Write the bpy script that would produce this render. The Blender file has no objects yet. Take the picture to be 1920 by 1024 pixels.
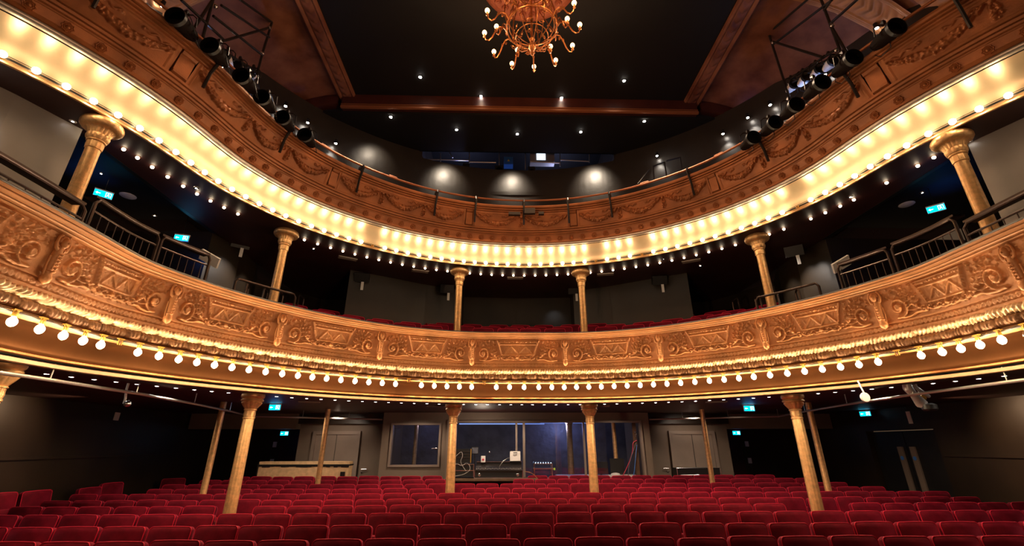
import bpy, math, random
import numpy as np
from mathutils import Vector, Matrix

random.seed(7)
RNG = np.random.default_rng(11)
SC = bpy.context.scene
COL = SC.collection
PI = math.pi

# ---------------------------------------------------------------- camera
F_PX = 830.0                       # focal length in pixels of the 1920x1024 frame
PITCH, YAW, ROLL = 0.3724579, 0.0268119, -0.0014580
EYE = Vector((-0.462, 0.0, 1.78))
FW = Vector((math.sin(YAW)*math.cos(PITCH), math.cos(YAW)*math.cos(PITCH), math.sin(PITCH)))
_r = Vector((math.cos(YAW), -math.sin(YAW), 0.0))
_u = _r.cross(FW)
RT = _r*math.cos(ROLL) + _u*math.sin(ROLL)
UP = -_r*math.sin(ROLL) + _u*math.cos(ROLL)
cam_data = bpy.data.cameras.new('camera')
cam_data.sensor_width = 36.0
cam_data.lens = F_PX/1920.0*36.0
cam_data.clip_start = 0.05
cam = bpy.data.objects.new('camera', cam_data)
COL.objects.link(cam)
M3 = Matrix((RT, UP, -FW)).transposed()
cam.matrix_world = Matrix.Translation(EYE) @ M3.to_4x4()
SC.camera = cam

# ---------------------------------------------------------------- view, world, large lights
SC.view_settings.view_transform = 'Standard'
SC.view_settings.look = 'None'
SC.view_settings.gamma = 1.0
SC.view_settings.use_curve_mapping = False
SC.view_settings.exposure = 1.2
SC.cycles.use_denoising = True
SC.cycles.sample_clamp_indirect = 4.0
SC.cycles.max_bounces = 6
world = bpy.data.worlds.new('dim_house')
SC.world = world
world.use_nodes = True
world.node_tree.nodes['Background'].inputs[0].default_value = (1.0, 0.62, 0.36, 1)
world.node_tree.nodes['Background'].inputs[1].default_value = 0.035

def lamp(name, kind, loc, energy, color=(1, .75, .5), radius=.05, target=None, angle=60, blend=.5):
    l = bpy.data.lights.new(name, kind)
    l.energy = energy; l.color = color; l.shadow_soft_size = radius
    o = bpy.data.objects.new(name, l); COL.objects.link(o); o.location = loc
    if kind == 'SPOT':
        l.spot_size = math.radians(angle); l.spot_blend = blend
    if target is not None:
        o.rotation_euler = (Vector(target)-Vector(loc)).to_track_quat('-Z', 'Y').to_euler()
    return o

# unseen fill spots added low behind the camera to brighten the balcony fronts
for lx, tx, ty, e in ((-5, .9, 9.2, 150), (5, -.9, 9.2, 60), (3.5, -3.2, 8.2, 130), (-3.5, 3.2, 8.2, 130), (3.5, -4.7, 6.2, 125), (-3.5, 4.7, 6.2, 125), (2.5, -5.3, 3.9, 95), (-2.5, 5.3, 3.9, 95)):
    lamp('house_fill_spot', 'SPOT', (lx, -2.2, .7), e, (1, .68, .42), .08, (tx, ty, 4.05), 26, .9)
for tx in (-3.2, 3.2):
    lamp('house_fill_spot', 'SPOT', (tx*1.4, -1.8, 1.2), 160, (1, .50, .28), .08, (-tx*1.2, 8.0, 7.3), 62, .8)

BULB_E = 21.0          # emission of the festoon bulbs
WARM = (1.0, 0.74, 0.46)

# ---------------------------------------------------------------- picture point -> place helpers
def ray(px, py):
    return (FW*F_PX + RT*(px-960) - UP*(py-512)).normalized()
def at_y(px, py, Y):
    d = ray(px, py); return EYE + d*((Y-EYE.y)/d.y)
def at_z(px, py, Z):
    d = ray(px, py); return EYE + d*((Z-EYE.z)/d.z)
def at_x(px, py, X):
    d = ray(px, py); return EYE + d*((X-EYE.x)/d.x)
def to_px(p):
    d = Vector(p)-EYE; z = d.dot(FW)
    return (960+F_PX*d.dot(RT)/z, 512-F_PX*d.dot(UP)/z)

# ---------------------------------------------------------------- plan curves of the two tiers
LO = [(0.0, 9.04), (0.31, 9.06), (0.63, 9.07), (0.95, 9.05), (1.27, 9.01), (1.58, 8.94), (1.89, 8.85), (2.2, 8.74), (2.49, 8.61), (2.78, 8.46), (3.05, 8.29), (3.31, 8.11), (3.56, 7.91), (3.79, 7.71), (4.01, 7.48), (4.21, 7.23), (4.42, 6.98), (4.61, 6.71), (4.79, 6.42), (4.95, 6.12), (5.08, 5.79), (5.2, 5.46), (5.31, 5.13), (5.34, 4.76), (5.31, 4.33), (5.28, 3.89), (5.27, 3.43), (5.28, 2.95), (5.31, 2.46), (5.35, 1.98), (5.38, 1.53)]
LB = [(0.0, 9.38), (0.33, 9.39), (0.67, 9.38), (1.0, 9.35), (1.34, 9.3), (1.67, 9.23), (2.0, 9.14), (2.32, 9.03), (2.64, 8.89), (2.94, 8.74), (3.24, 8.56), (3.52, 8.37), (3.79, 8.16), (4.04, 7.93), (4.28, 7.69), (4.49, 7.42), (4.7, 7.14), (4.89, 6.85), (5.06, 6.54), (5.22, 6.22), (5.35, 5.89), (5.47, 5.55), (5.57, 5.23), (5.61, 4.87), (5.58, 4.45), (5.55, 4.03), (5.53, 3.59), (5.52, 3.11), (5.52, 2.62), (5.53, 2.13), (5.54, 1.66)]
HI = [(0.0, 9.6), (0.35, 9.59), (0.69, 9.56), (1.03, 9.51), (1.37, 9.44), (1.7, 9.34), (2.03, 9.23), (2.35, 9.09), (2.66, 8.94), (2.96, 8.76), (3.24, 8.57), (3.51, 8.36), (3.77, 8.15), (4.02, 7.91), (4.25, 7.66), (4.45, 7.39), (4.64, 7.11), (4.81, 6.8), (4.95, 6.49), (5.08, 6.16), (5.15, 5.82), (5.21, 5.47), (5.28, 5.12), (5.39, 4.77), (5.53, 4.44), (5.69, 4.12), (5.87, 3.8), (6.09, 3.52), (6.33, 3.25), (6.58, 3.0), (6.84, 2.75), (7.2, 2.4), (7.6, 2.0)]

class Curve:
    def __init__(self, half, n=801):
        q = np.array([(-x, y) for x, y in half[:0:-1]] + list(half), float)
        s = np.r_[0, np.cumsum(np.hypot(*np.diff(q, axis=0).T))]
        t = np.linspace(0, s[-1], n)
        X = np.interp(t, s, q[:, 0]); Y = np.interp(t, s, q[:, 1])
        for _ in range(160):
            X[1:-1] = (X[:-2]+2*X[1:-1]+X[2:])/4; Y[1:-1] = (Y[:-2]+2*Y[1:-1]+Y[2:])/4
        self.X, self.Y = X, Y
        self.s = np.r_[0, np.cumsum(np.hypot(np.diff(X), np.diff(Y)))]
        self.s -= self.s[n//2]
        tx, ty = np.gradient(X), np.gradient(Y)
        l = np.hypot(tx, ty)
        self.NX, self.NY = ty/l, -tx/l          # towards the stage / middle of the house
        self.smax = self.s[-1]
    def arr(self, s, d):
        s = np.asarray(s, float)
        x = np.interp(s, self.s, self.X); y = np.interp(s, self.s, self.Y)
        nx = np.interp(s, self.s, self.NX); ny = np.interp(s, self.s, self.NY)
        l = np.hypot(nx, ny)
        return x+nx/l*d, y+ny/l*d
    def pt(self, s, d, z):
        x, y = self.arr(s, d); return Vector((float(x), float(y), z))
    def rot(self, s):
        """z rotation that turns local -y towards the stage normal"""
        nx = float(np.interp(s, self.s, self.NX)); ny = float(np.interp(s, self.s, self.NY))
        return math.atan2(ny, nx)+PI/2
LOW, UPP = Curve(LO), Curve(HI)   # balcony fronts
LOB = Curve(LB)                    # line the columns and seat rows of the lower balcony follow

# ---------------------------------------------------------------- materials
def mat(name, color, rough=.5, metal=0., noise=0., nscale=8., bump=0., bscale=40., sheen=0., spec=.5, coat=0., color2=None, sheen_tint=None):
    m = bpy.data.materials.new(name); m.use_nodes = True
    nt = m.node_tree; b = nt.nodes['Principled BSDF']
    b.inputs['Base Color'].default_value = (*color, 1)
    b.inputs['Roughness'].default_value = rough
    b.inputs['Metallic'].default_value = metal
    b.inputs['Specular IOR Level'].default_value = spec
    if sheen:
        b.inputs['Sheen Weight'].default_value = sheen
        b.inputs['Sheen Roughness'].default_value = .35
        if sheen_tint: b.inputs['Sheen Tint'].default_value = (*sheen_tint, 1)
    if coat: b.inputs['Coat Weight'].default_value = coat
    tc = nt.nodes.new('ShaderNodeTexCoord')
    if noise:
        n = nt.nodes.new('ShaderNodeTexNoise'); n.inputs['Scale'].default_value = nscale; n.inputs['Detail'].default_value = 6
        nt.links.new(tc.outputs['Object'], n.inputs['Vector'])
        r = nt.nodes.new('ShaderNodeValToRGB')
        c2 = color2 or tuple(c*(1-noise) for c in color)
        r.color_ramp.elements[0].position = .3; r.color_ramp.elements[1].position = .7
        r.color_ramp.elements[0].color = (*c2, 1); r.color_ramp.elements[1].color = (*[min(1, c*(1+noise*.4)) for c in color], 1)
        nt.links.new(n.outputs['Fac'], r.inputs['Fac']); nt.links.new(r.outputs['Color'], b.inputs['Base Color'])
    if bump:
        n2 = nt.nodes.new('ShaderNodeTexNoise'); n2.inputs['Scale'].default_value = bscale; n2.inputs['Detail'].default_value = 4
        nt.links.new(tc.outputs['Object'], n2.inputs['Vector'])
        bp = nt.nodes.new('ShaderNodeBump'); bp.inputs['Strength'].default_value = bump; bp.inputs['Distance'].default_value = .02
        nt.links.new(n2.outputs['Fac'], bp.inputs['Height']); nt.links.new(bp.outputs['Normal'], b.inputs['Normal'])
    return m
def emit(name, color, strength):
    m = bpy.data.materials.new(name); m.use_nodes = True
    nt = m.node_tree; nt.nodes.remove(nt.nodes['Principled BSDF'])
    e = nt.nodes.new('ShaderNodeEmission'); e.inputs[0].default_value = (*color, 1); e.inputs[1].default_value = strength
    nt.links.new(e.outputs[0], nt.nodes['Material Output'].inputs[0])
    return m
def glass_mat(name, color=(1, 1, 1), alpha_mix=.85, rough=.02):
    m = bpy.data.materials.new(name); m.use_nodes = True
    nt = m.node_tree; b = nt.nodes['Principled BSDF']; nt.nodes.remove(b)
    t = nt.nodes.new('ShaderNodeBsdfTransparent'); t.inputs[0].default_value = (*color, 1)
    g = nt.nodes.new('ShaderNodeBsdfGlossy'); g.inputs['Roughness'].default_value = rough
    mx = nt.nodes.new('ShaderNodeMixShader'); mx.inputs[0].default_value = 1-alpha_mix
    nt.links.new(t.outputs[0], mx.inputs[1]); nt.links.new(g.outputs[0], mx.inputs[2])
    nt.links.new(mx.outputs[0], nt.nodes['Material Output'].inputs[0])
    return m

M = {
 'gilt': mat('gilt_plaster', (.60, .265, .095), .45, .2, .35, 3, .15, 60),
 'gilt_hi': mat('russet_gilt_plaster', (.46, .165, .055), .42, .25, .35, 3, .15, 60),
 'gilt_dark': mat('tarnished_gilt', (.25, .12, .05), .38, .5, .4, 12, .2, 80),
 'gold': mat('gold_leaf_paint', (.84, .49, .21), .38, .55, .25, 18, .18, 60),
 'strip': mat('gold_edge_strip', (.66, .38, .17), .4, .35, .15, 6),
 'silver': mat('polished_edge_metal', (.8, .70, .58), .38, .8, .1, 20),
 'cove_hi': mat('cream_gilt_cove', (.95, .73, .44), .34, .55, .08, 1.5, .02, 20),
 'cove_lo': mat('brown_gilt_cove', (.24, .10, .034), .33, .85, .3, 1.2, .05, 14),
 'black': mat('black_paint', (.012, .011, .010), .45, 0, .3, 5),
 'soffit': mat('oxblood_soffit', (.045, .010, .007), .55, 0, .3, 2),
 'leaf': mat('bulb_lit_gold_leaf', (.95, .66, .36), .38, .3, .1, 12),  # gold made brighter to hold the glow of the bulbs below
 'wall': mat('dark_brown_wall', (.026, .016, .008), .42, 0, .35, 1.2, .1, 6),
 'wall_hi': mat('dark_gallery_wall', (.030, .023, .017), .38, 0, .3, 1.5, .25, 5),
 'grey': mat('grey_plaster_wall', (.34, .31, .28), .45, 0, .15, 1.5, .1, 8),
 'booth': mat('umber_panel_wall', (.20, .150, .110), .6, 0, .15, 1.5, .05, 20),
 'door': mat('brown_grey_door', (.26, .20, .16), .5, 0, .15, 2),
 'door_dark': mat('dark_red_door', (.05, .008, .006), .5, 0, .3, 2),
 'ceil': mat('black_ceiling', (.0035, .0028, .0024), .7, 0, .3, 2),
 'vault': mat('mottled_vault_plaster', (.26, .10, .05), .6, 0, .5, 2.2, .25, 5, color2=(.12, .030, .014)),
 'beam': mat('oxblood_beam', (.07, .015, .008), .5, 0, .3, 3),
 'lit_rim_piping': mat('crimson_lit_rim_cord', (.62, .012, .045), .6, 0, .1, 30, sheen=1., spec=.2, sheen_tint=(1, .2, .3)),
 'velvet': mat('crimson_velvet', (.16, .003, .014), .75, 0, .35, 9, .1, 200, sheen=1., spec=.12, sheen_tint=(1, .10, .20)),
 'velvet_d': mat('worn_crimson_velvet', (.19, .005, .010), .8, 0, .35, 7, .1, 200, sheen=.6, spec=.15, sheen_tint=(1, .12, .14)),
 'plastic': mat('black_plastic', (.008, .008, .008), .4),
 'iron': mat('black_iron', (.035, .028, .025), .35, .4),
 'rail': mat('brown_steel_rail', (.07, .045, .035), .35, .7),
 'pipe': mat('steel_pipe', (.55, .52, .48), .3, .8),
 'pipe_red': mat('copper_painted_pipe', (.42, .15, .06), .4, .4),
 'edge_lo': mat('soft_gold_edge', (.36, .20, .095), .45, .2, .15, 6),
 'silver_paint': mat('silver_paint', (.62, .60, .57), .35, .35),
 'can': mat('black_lamp_housing', (.010, .005, .0035), .8, .0, spec=.08),
 'chrome': mat('polished_aluminium', (.8, .8, .82), .2, 1),
 'white': mat('white_card', (.75, .72, .68), .6),
 'beige': mat('beige_board', (.72, .48, .25), .7, 0, .2, 12),
 'carpet': mat('dark_red_carpet', (.04, .008, .008), .9, 0, .3, 30),
 'brass': mat('brass_lamp_holder', (.9, .55, .12), .3, .8),
 'chand': mat('gilt_chandelier_metal', (.50, .20, .07), .36, .85, .2, 30),
 'rose': mat('terracotta_ceiling_rose', (.34, .10, .05), .5, .1, .3, 10),
 'wood': mat('brown_table_wood', (.12, .06, .03), .5, 0, .3, 8),
 'red': mat('red_cable_rubber', (.6, .04, .08), .5),
 'blue': mat('blue_cable_rubber', (.05, .2, .6), .5),
 'green': mat('lime_marker', (.4, .6, .05), .6),
 'bluewall': mat('blue_grey_brick', (.10, .10, .125), .5, 0, .4, 3, 1., 7),
 'bulb': emit('lit_bulb', WARM, BULB_E),
 'bulb_lo': emit('lit_pendant_bulb', WARM, BULB_E*4.2),
 'bulb_ch': emit('lit_candle_bulb', (1, .52, .20), 4),
 'bulb_ring': emit('lit_soffit_bulb', (1, .78, .52), 9),
 'dl': emit('downlight_lens', (1, .93, .85), 14),
 'dl_big': emit('bright_spot_lens', (1, .9, .78), 30),
 'exit_bg': emit('exit_sign_face', (0.0, .48, .78), 1.6),
 'exit_fg': emit('exit_sign_symbol', (.75, .95, 1), 1.6),
 'tube': emit('cool_strip_light', (.3, .45, 1), .35),
 'screen': emit('lit_screen', (.55, .75, 1), 1.4),
 'glass': glass_mat('window_glass', (.82, .85, .95), .92),
 'bulbglass': glass_mat('clear_bulb_glass', (1, .95, .85), .75),
}

# ---------------------------------------------------------------- mesh helpers
class MB:
    def __init__(self): self.v = []; self.f = []
    def add(self, vs, fs):
        n = len(self.v); self.v += [tuple(p) for p in vs]; self.f += [tuple(i+n for i in f) for f in fs]
    def box(self, c, size, rz=0., mtx=None, taper=1.):
        sx, sy, sz = [a/2 for a in size]
        P = []
        for z, k in ((-sz, 1.), (sz, taper)):
            for x, y in ((-sx, -sy), (sx, -sy), (sx, sy), (-sx, sy)):
                P.append(Vector((x*k, y*k, z)))
        R = mtx if mtx is not None else Matrix.Rotation(rz, 3, 'Z')
        self.add([Vector(c)+R @ p for p in P], [(0, 3, 2, 1), (4, 5, 6, 7), (0, 1, 5, 4), (1, 2, 6, 5), (2, 3, 7, 6), (3, 0, 4, 7)])
    def tube(self, pts, r, n=8, closed=False, caps=True):
        pts = [Vector(p) for p in pts]; m = len(pts)
        rs = r if hasattr(r, '__len__') else [r]*m
        rings = []; prev = None
        for i, p in enumerate(pts):
            a = pts[(i-1) % m] if (closed or i > 0) else p
            b = pts[(i+1) % m] if (closed or i < m-1) else p
            t = (b-a).normalized() if (b-a).length > 1e-9 else Vector((0, 0, 1))
            if prev is None:
                ref = Vector((0, 0, 1)) if abs(t.z) < .9 else Vector((1, 0, 0))
                u = t.cross(ref).normalized()
            else:
                u = (prev-t*prev.dot(t))
                u = u.normalized() if u.length > 1e-6 else t.orthogonal().normalized()
            prev = u; w = t.cross(u)
            rings.append([p+(u*math.cos(2*PI*k/n)+w*math.sin(2*PI*k/n))*rs[i] for k in range(n)])
        vs = [q for R in rings for q in R]; fs = []
        for i in range(m if closed else m-1):
            j = (i+1) % m
            for k in range(n):
                k2 = (k+1) % n
                fs.append((i*n+k, i*n+k2, j*n+k2, j*n+k))
        if caps and not closed:
            fs.append(tuple(range(n-1, -1, -1))); fs.append(tuple((m-1)*n+k for k in range(n)))
        self.add(vs, fs)
    def lathe(self, prof, n=24, c=(0, 0, 0), flute=None, mtx=None):
        """prof: (r, z) upwards; flute(r, z, ang) -> r"""
        vs = []; fs = []; m = len(prof); c = Vector(c)
        for r, z in prof:
            for k in range(n):
                a = 2*PI*k/n; rr = flute(r, z, a) if flute else r
                p = Vector((rr*math.cos(a), rr*math.sin(a), z))
                vs.append(c+(mtx @ p if mtx is not None else p))
        for i in range(m-1):
            for k in range(n):
                k2 = (k+1) % n; fs.append((i*n+k, i*n+k2, (i+1)*n+k2, (i+1)*n+k))
        if prof[0][0] > 1e-5: fs.append(tuple(range(n-1, -1, -1)))
        if prof[-1][0] > 1e-5: fs.append(tuple((m-1)*n+k for k in range(n)))
        self.add(vs, fs)
    def ball(self, c, r, n=10, m=6, sc=(1, 1, 1)):
        prof = [(max(1e-6, r*math.sin(PI*i/m)), -r*math.cos(PI*i/m)) for i in range(m+1)]
        self.lathe(prof, n, c, mtx=Matrix.Diagonal(sc))
    def poly(self, pts): self.add(pts, [tuple(range(len(pts)))])
    def mesh(self, name, m, smooth=True, angle=None):
        me = bpy.data.meshes.new(name); me.from_pydata([tuple(p) for p in self.v], [], self.f)
        me.materials.append(m)
        if smooth:
            me.polygons.foreach_set('use_smooth', [True]*len(me.polygons))
            me.set_sharp_from_angle(angle=math.radians(angle or 40))
        me.update(); return me
    def build(self, name, m, parent=None, smooth=True, angle=None, **kw):
        return link(name, self.mesh(name, m, smooth, angle), parent, **kw)

def link(name, me, parent=None, loc=None, rz=0., label=None, cat=None, group=None, kind=None):
    o = bpy.data.objects.new(name, me); COL.objects.link(o)
    if parent is not None: o.parent = parent
    if loc is not None: o.location = loc
    if rz: o.rotation_euler.z = rz
    tag(o, label, cat, group, kind); return o
def tag(o, label=None, cat=None, group=None, kind=None):
    if label: o['label'] = label
    if cat: o['category'] = cat
    if group: o['group'] = group
    if kind: o['kind'] = kind
    return o
def thing(name, label, cat, loc=(0, 0, 0), rz=0., group=None):
    o = bpy.data.objects.new(name, None); o.empty_display_size = .1; COL.objects.link(o)
    o.location = loc; o.rotation_euler.z = rz
    return tag(o, label, cat, group)
def copy_tree(o, parent=None, depth=0):
    c = o.copy(); COL.objects.link(c)
    if parent is not None: c.parent = parent
    for ch in KIDS.get(o.name, ()): copy_tree(ch, c)
    return c
KIDS = {}
def note(root):
    """remember the tree below a prototype"""
    def rec(o):
        KIDS[o.name] = [c for c in bpy.data.objects if c.parent == o]
        for c in KIDS[o.name]: rec(c)
    rec(root); return root
def dup(root, loc, rz=0., label=None, group=None, rot=None):
    c = copy_tree(root); c.location = loc
    if rot is not None: c.rotation_euler = rot
    else: c.rotation_euler = (0, 0, rz)
    if label: c['label'] = label
    if group: c['group'] = group
    return c
class Proto:
    """the first placement moves the source itself, later ones copy it"""
    def __init__(self, root): self.root = note(root); self.used = False
    def place(self, loc, rz=0., label=None, group=None, rot=None):
        if not self.used:
            self.used = True; o = self.root; o.location = loc
            o.rotation_euler = rot if rot is not None else (0, 0, rz)
            if label: o['label'] = label
            if group: o['group'] = group
            return o
        return dup(self.root, loc, rz, label, group, rot)

ONES = ['', 'first', 'second', 'third', 'fourth', 'fifth', 'sixth', 'seventh', 'eighth', 'ninth', 'tenth', 'eleventh', 'twelfth', 'thirteenth', 'fourteenth', 'fifteenth', 'sixteenth', 'seventeenth', 'eighteenth', 'nineteenth']
TENS = {2: 'twent', 3: 'thirt', 4: 'fort', 5: 'fift', 6: 'sixt', 7: 'sevent', 8: 'eight', 9: 'ninet'}
def nth(n):
    if n < 20: return ONES[n]
    t, o = divmod(n, 10)
    return TENS[t]+('ieth' if o == 0 else 'y-'+ONES[o])

def grid_mesh(name, P, m, smooth=True, angle=60, flip=False):
    """P: (ns, nv, 3) array"""
    ns, nv, _ = P.shape
    me = bpy.data.meshes.new(name)
    me.vertices.add(ns*nv); me.vertices.foreach_set('co', P.reshape(-1).astype(np.float32))
    a = (np.arange(ns-1)[:, None]*nv+np.arange(nv-1)[None, :]).reshape(-1)
    q = np.stack([a, a+1, a+nv+1, a+nv] if flip else [a, a+nv, a+nv+1, a+1], 1).reshape(-1)
    nf = len(a)
    me.loops.add(nf*4); me.loops.foreach_set('vertex_index', q.astype(np.int32))
    me.polygons.add(nf); me.polygons.foreach_set('loop_start', (np.arange(nf)*4).astype(np.int32))
    me.polygons.foreach_set('loop_total', np.full(nf, 4, np.int32))
    me.update(calc_edges=True); me.materials.append(m)
    if smooth:
        me.polygons.foreach_set('use_smooth', [True]*nf)
        if angle < 180: me.set_sharp_from_angle(angle=math.radians(angle))
    me.validate(); return me

def sweep(name, crv, prof, m, s0, s1, ds=.08, relief=None, dv=None, parent=None, flip=False, angle=40, close=False, **kw):
    prof = np.array(prof, float)
    if close: prof = np.vstack([prof, prof[:1]])
    L = np.r_[0, np.cumsum(np.hypot(*np.diff(prof, axis=0).T))]
    if dv:
        t = np.linspace(0, L[-1], max(2, int(L[-1]/dv)+1))
        prof = np.stack([np.interp(t, L, prof[:, 0]), np.interp(t, L, prof[:, 1])], 1); L = t
    n = max(2, int((s1-s0)/ds)+1); s = np.linspace(s0, s1, n)
    D = np.repeat(prof[None, :, 0], n, 0); Z = np.repeat(prof[None, :, 1], n, 0)
    if relief is not None:
        g = np.gradient(prof, axis=0); l = np.hypot(g[:, 0], g[:, 1])+1e-9
        nd, nz = g[:, 1]/l, -g[:, 0]/l
        H = relief(np.repeat(s[:, None], len(L), 1), np.repeat(L[None, :], n, 0))
        D = D+H*nd[None]; Z = Z+H*nz[None]
    x = np.interp(s, crv.s, crv.X)[:, None]; y = np.interp(s, crv.s, crv.Y)[:, None]
    nx = np.interp(s, crv.s, crv.NX)[:, None]; ny = np.interp(s, crv.s, crv.NY)[:, None]
    P = np.stack([x+nx*D, y+ny*D, Z], 2)
    return link(name, grid_mesh(name, P, m, True, angle, flip), parent, **kw)

# ---------------------------------------------------------------- plaster relief patterns (height fields in metres)
class Relief:
    def __init__(self, W, Hh, res=.005):
        self.W, self.H, self.res = W, Hh, res
        nx, ny = int(W/res), int(Hh/res)
        self.x = (np.arange(nx)+.5)*res; self.y = (np.arange(ny)+.5)*res
        self.X, self.Y = np.meshgrid(self.x, self.y)
        self.h = np.zeros_like(self.X)
    def stroke(self, pts, r, h, flat=False):
        for i in range(len(pts)-1):
            (x0, y0), (x1, y1) = pts[i], pts[i+1]
            dx, dy = x1-x0, y1-y0; L2 = dx*dx+dy*dy+1e-12
            t = np.clip(((self.X-x0)*dx+(self.Y-y0)*dy)/L2, 0, 1)
            d = np.hypot(self.X-x0-t*dx, self.Y-y0-t*dy)
            q = np.clip(1-(d/r)**2, 0, None)
            self.h = np.maximum(self.h, h*(np.minimum(1, q*3) if flat else np.sqrt(q)))
    def blob(self, x, y, r, h, ry=None, ang=0.):
        ry = ry or r; c, s = math.cos(ang), math.sin(ang)
        u = ((self.X-x)*c+(self.Y-y)*s)/r; v = (-(self.X-x)*s+(self.Y-y)*c)/ry
        self.h = np.maximum(self.h, h*np.sqrt(np.clip(1-u*u-v*v, 0, None)))
    def ring(self, x, y, r, w, h):
        d = np.abs(np.hypot(self.X-x, self.Y-y)-r)
        self.h = np.maximum(self.h, h*np.sqrt(np.clip(1-(d/w)**2, 0, None)))
    def leafy(self, p0, p1, n, L, w, h, both=True):
        (x0, y0), (x1, y1) = p0, p1; a = math.atan2(y1-y0, x1-x0)
        self.stroke([p0, p1], w*.5, h*.8)
        for i in range(n):
            t = (i+.6)/n; k = 1-.35*t
            for sd in ((-1, 1) if both else (1,)):
                b = a+sd*.75; px = x0+(x1-x0)*t+math.cos(b)*L*.5*k; py = y0+(y1-y0)*t+math.sin(b)*L*.5*k
                self.blob(px, py, L*.55*k, h, w*k, b)
    def spiral(self, x, y, R, turns, r, h, a0=0., sgn=1, tail=None):
        pts = []
        for i in range(40):
            t = i/39; rr = R*(1-.82*t); a = a0+sgn*t*turns*2*PI
            pts.append((x+rr*math.cos(a), y+rr*math.sin(a)))
        self.stroke(pts, r, h)
        return pts[0]
    def sampler(self, s_of_u):
        """s_of_u: function (S) -> (x in tile, valid)"""
        hh = self.h
        def f(S, V):
            x, ok = s_of_u(S)
            fx = np.clip(x/self.res-.5, 0, hh.shape[1]-1.001); fy = np.clip(V/self.res-.5, 0, hh.shape[0]-1.001)
            ix = fx.astype(int); iy = fy.astype(int); ax = fx-ix; ay = fy-iy
            v = (hh[iy, ix]*(1-ax)*(1-ay)+hh[iy, ix+1]*ax*(1-ay)+hh[iy+1, ix]*(1-ax)*ay+hh[iy+1, ix+1]*ax*ay)
            return v*ok
        return f

def lower_tile():
    W, H = 1.92, .42
    R = Relief(W, H)
    def sym(fn):
        h0 = R.h.copy(); R.h[:] = 0; fn(); part = R.h; R.h = np.maximum(h0, np.maximum(part, part[:, ::-1]))
    def half():
        # large volute with rosette beside the bracket
        R.spiral(.25, .16, .135, 1.45, .013, .030, a0=-2.0, sgn=1)
        R.spiral(.25, .16, .118, 1.3, .007, .022, a0=-2.0, sgn=1)
        R.blob(.25, .16, .035, .034); R.ring(.25, .16, .03, .010, .040)
        for k in range(8): R.blob(.25+.02*math.cos(k*PI/4), .16+.02*math.sin(k*PI/4), .008, .040)
        R.stroke([(.19, .04), (.30, .022), (.40, .035), (.47, .06), (.56, .055)], .014, .030)
        R.stroke([(.36, .10), (.44, .085), (.54, .10), (.60, .115)], .010, .024)
        R.spiral(.585, .075, .045, 1.2, .010, .032, a0=1.0, sgn=1); R.blob(.585, .075, .015, .036)
        # sheaf of branches
        for (a, b, n) in (((.50, .12), (.36, .40), 5), ((.52, .12), (.48, .40), 4), ((.48, .13), (.20, .36), 5), ((.47, .12), (.12, .31), 4), ((.49, .12), (.28, .395), 5)):
            R.leafy(a, b, n, .058, .0085, .026)
        R.blob(.50, .13, .028, .036); R.blob(.455, .155, .02, .03); R.blob(.53, .10, .02, .034)
        # leaf clusters
        for _ in range(9):
            x = random.uniform(.08, .30); y = random.uniform(.33, .42)
            R.blob(x, y, random.uniform(.014, .026), random.uniform(.014, .022), random.uniform(.006, .009), random.uniform(0, PI))
        for _ in range(10):
            a = random.uniform(0, 2*PI); R.blob(.25+.085*math.cos(a), .17+.075*math.sin(a), .018, .02, .008, a+1.2)
        # tablet frame
        R.stroke([(.96, .325), (.60, .325)], .010, .024, True)
        R.stroke([(.56, .40), (.60, .325), (.66, .135)], .012, .030)
        R.stroke([(.66, .135), (.96, .135)], .009, .022, True)
        R.stroke([(.96, .402), (.57, .402)], .008, .020, True)
        # frieze above tablet
        for i in range(9):
            x = .60+.042*i; R.blob(x, .368, .020, .022+.004*(i % 2), .026, .5*(i % 3)); R.ring(x+.02, .37, .013, .006, .026)
        # acanthus festoon under tablet
        for i in range(11):
            x = .645+.031*i; R.blob(x, .085+.018*math.sin(i*1.3), .024, .030, .011, .9-.12*i)
            R.blob(x+.01, .055+.01*math.cos(i), .018, .026, .010, -.6+.1*i); R.blob(x, .115, .014, .018, .008, 1.5)
        R.stroke([(.63, .10), (.70, .045), (.80, .06), (.88, .04), (.96, .05)], .010, .026)
    sym(half)
    R.blob(.96, .085, .035, .042, .03); R.blob(.96, .372, .03, .036, .022)
    # zigzag on tablet, not mirrored
    inside = (R.Y > .145) & (R.Y < .315) & (np.abs(R.X-.96) < .36-.0*(R.Y)) & (np.abs(R.X-.96) < .27+.1*(R.Y-.135)/.19)
    R.h = np.where(inside, np.maximum(R.h, .006), R.h)
    z = [(.70+.052*i, .17 if i % 2 else .29) for i in range(11)]
    R.stroke(z[::1][:11], .006, .012)
    zz = [(.72+.13*i, .155+(.14 if i % 2 else 0)) for i in range(5)]
    R.stroke(zz, .016, .016, True)
    R.h += .0015*RNG.standard_normal(R.h.shape)*(R.h > .004)
    return R

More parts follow.
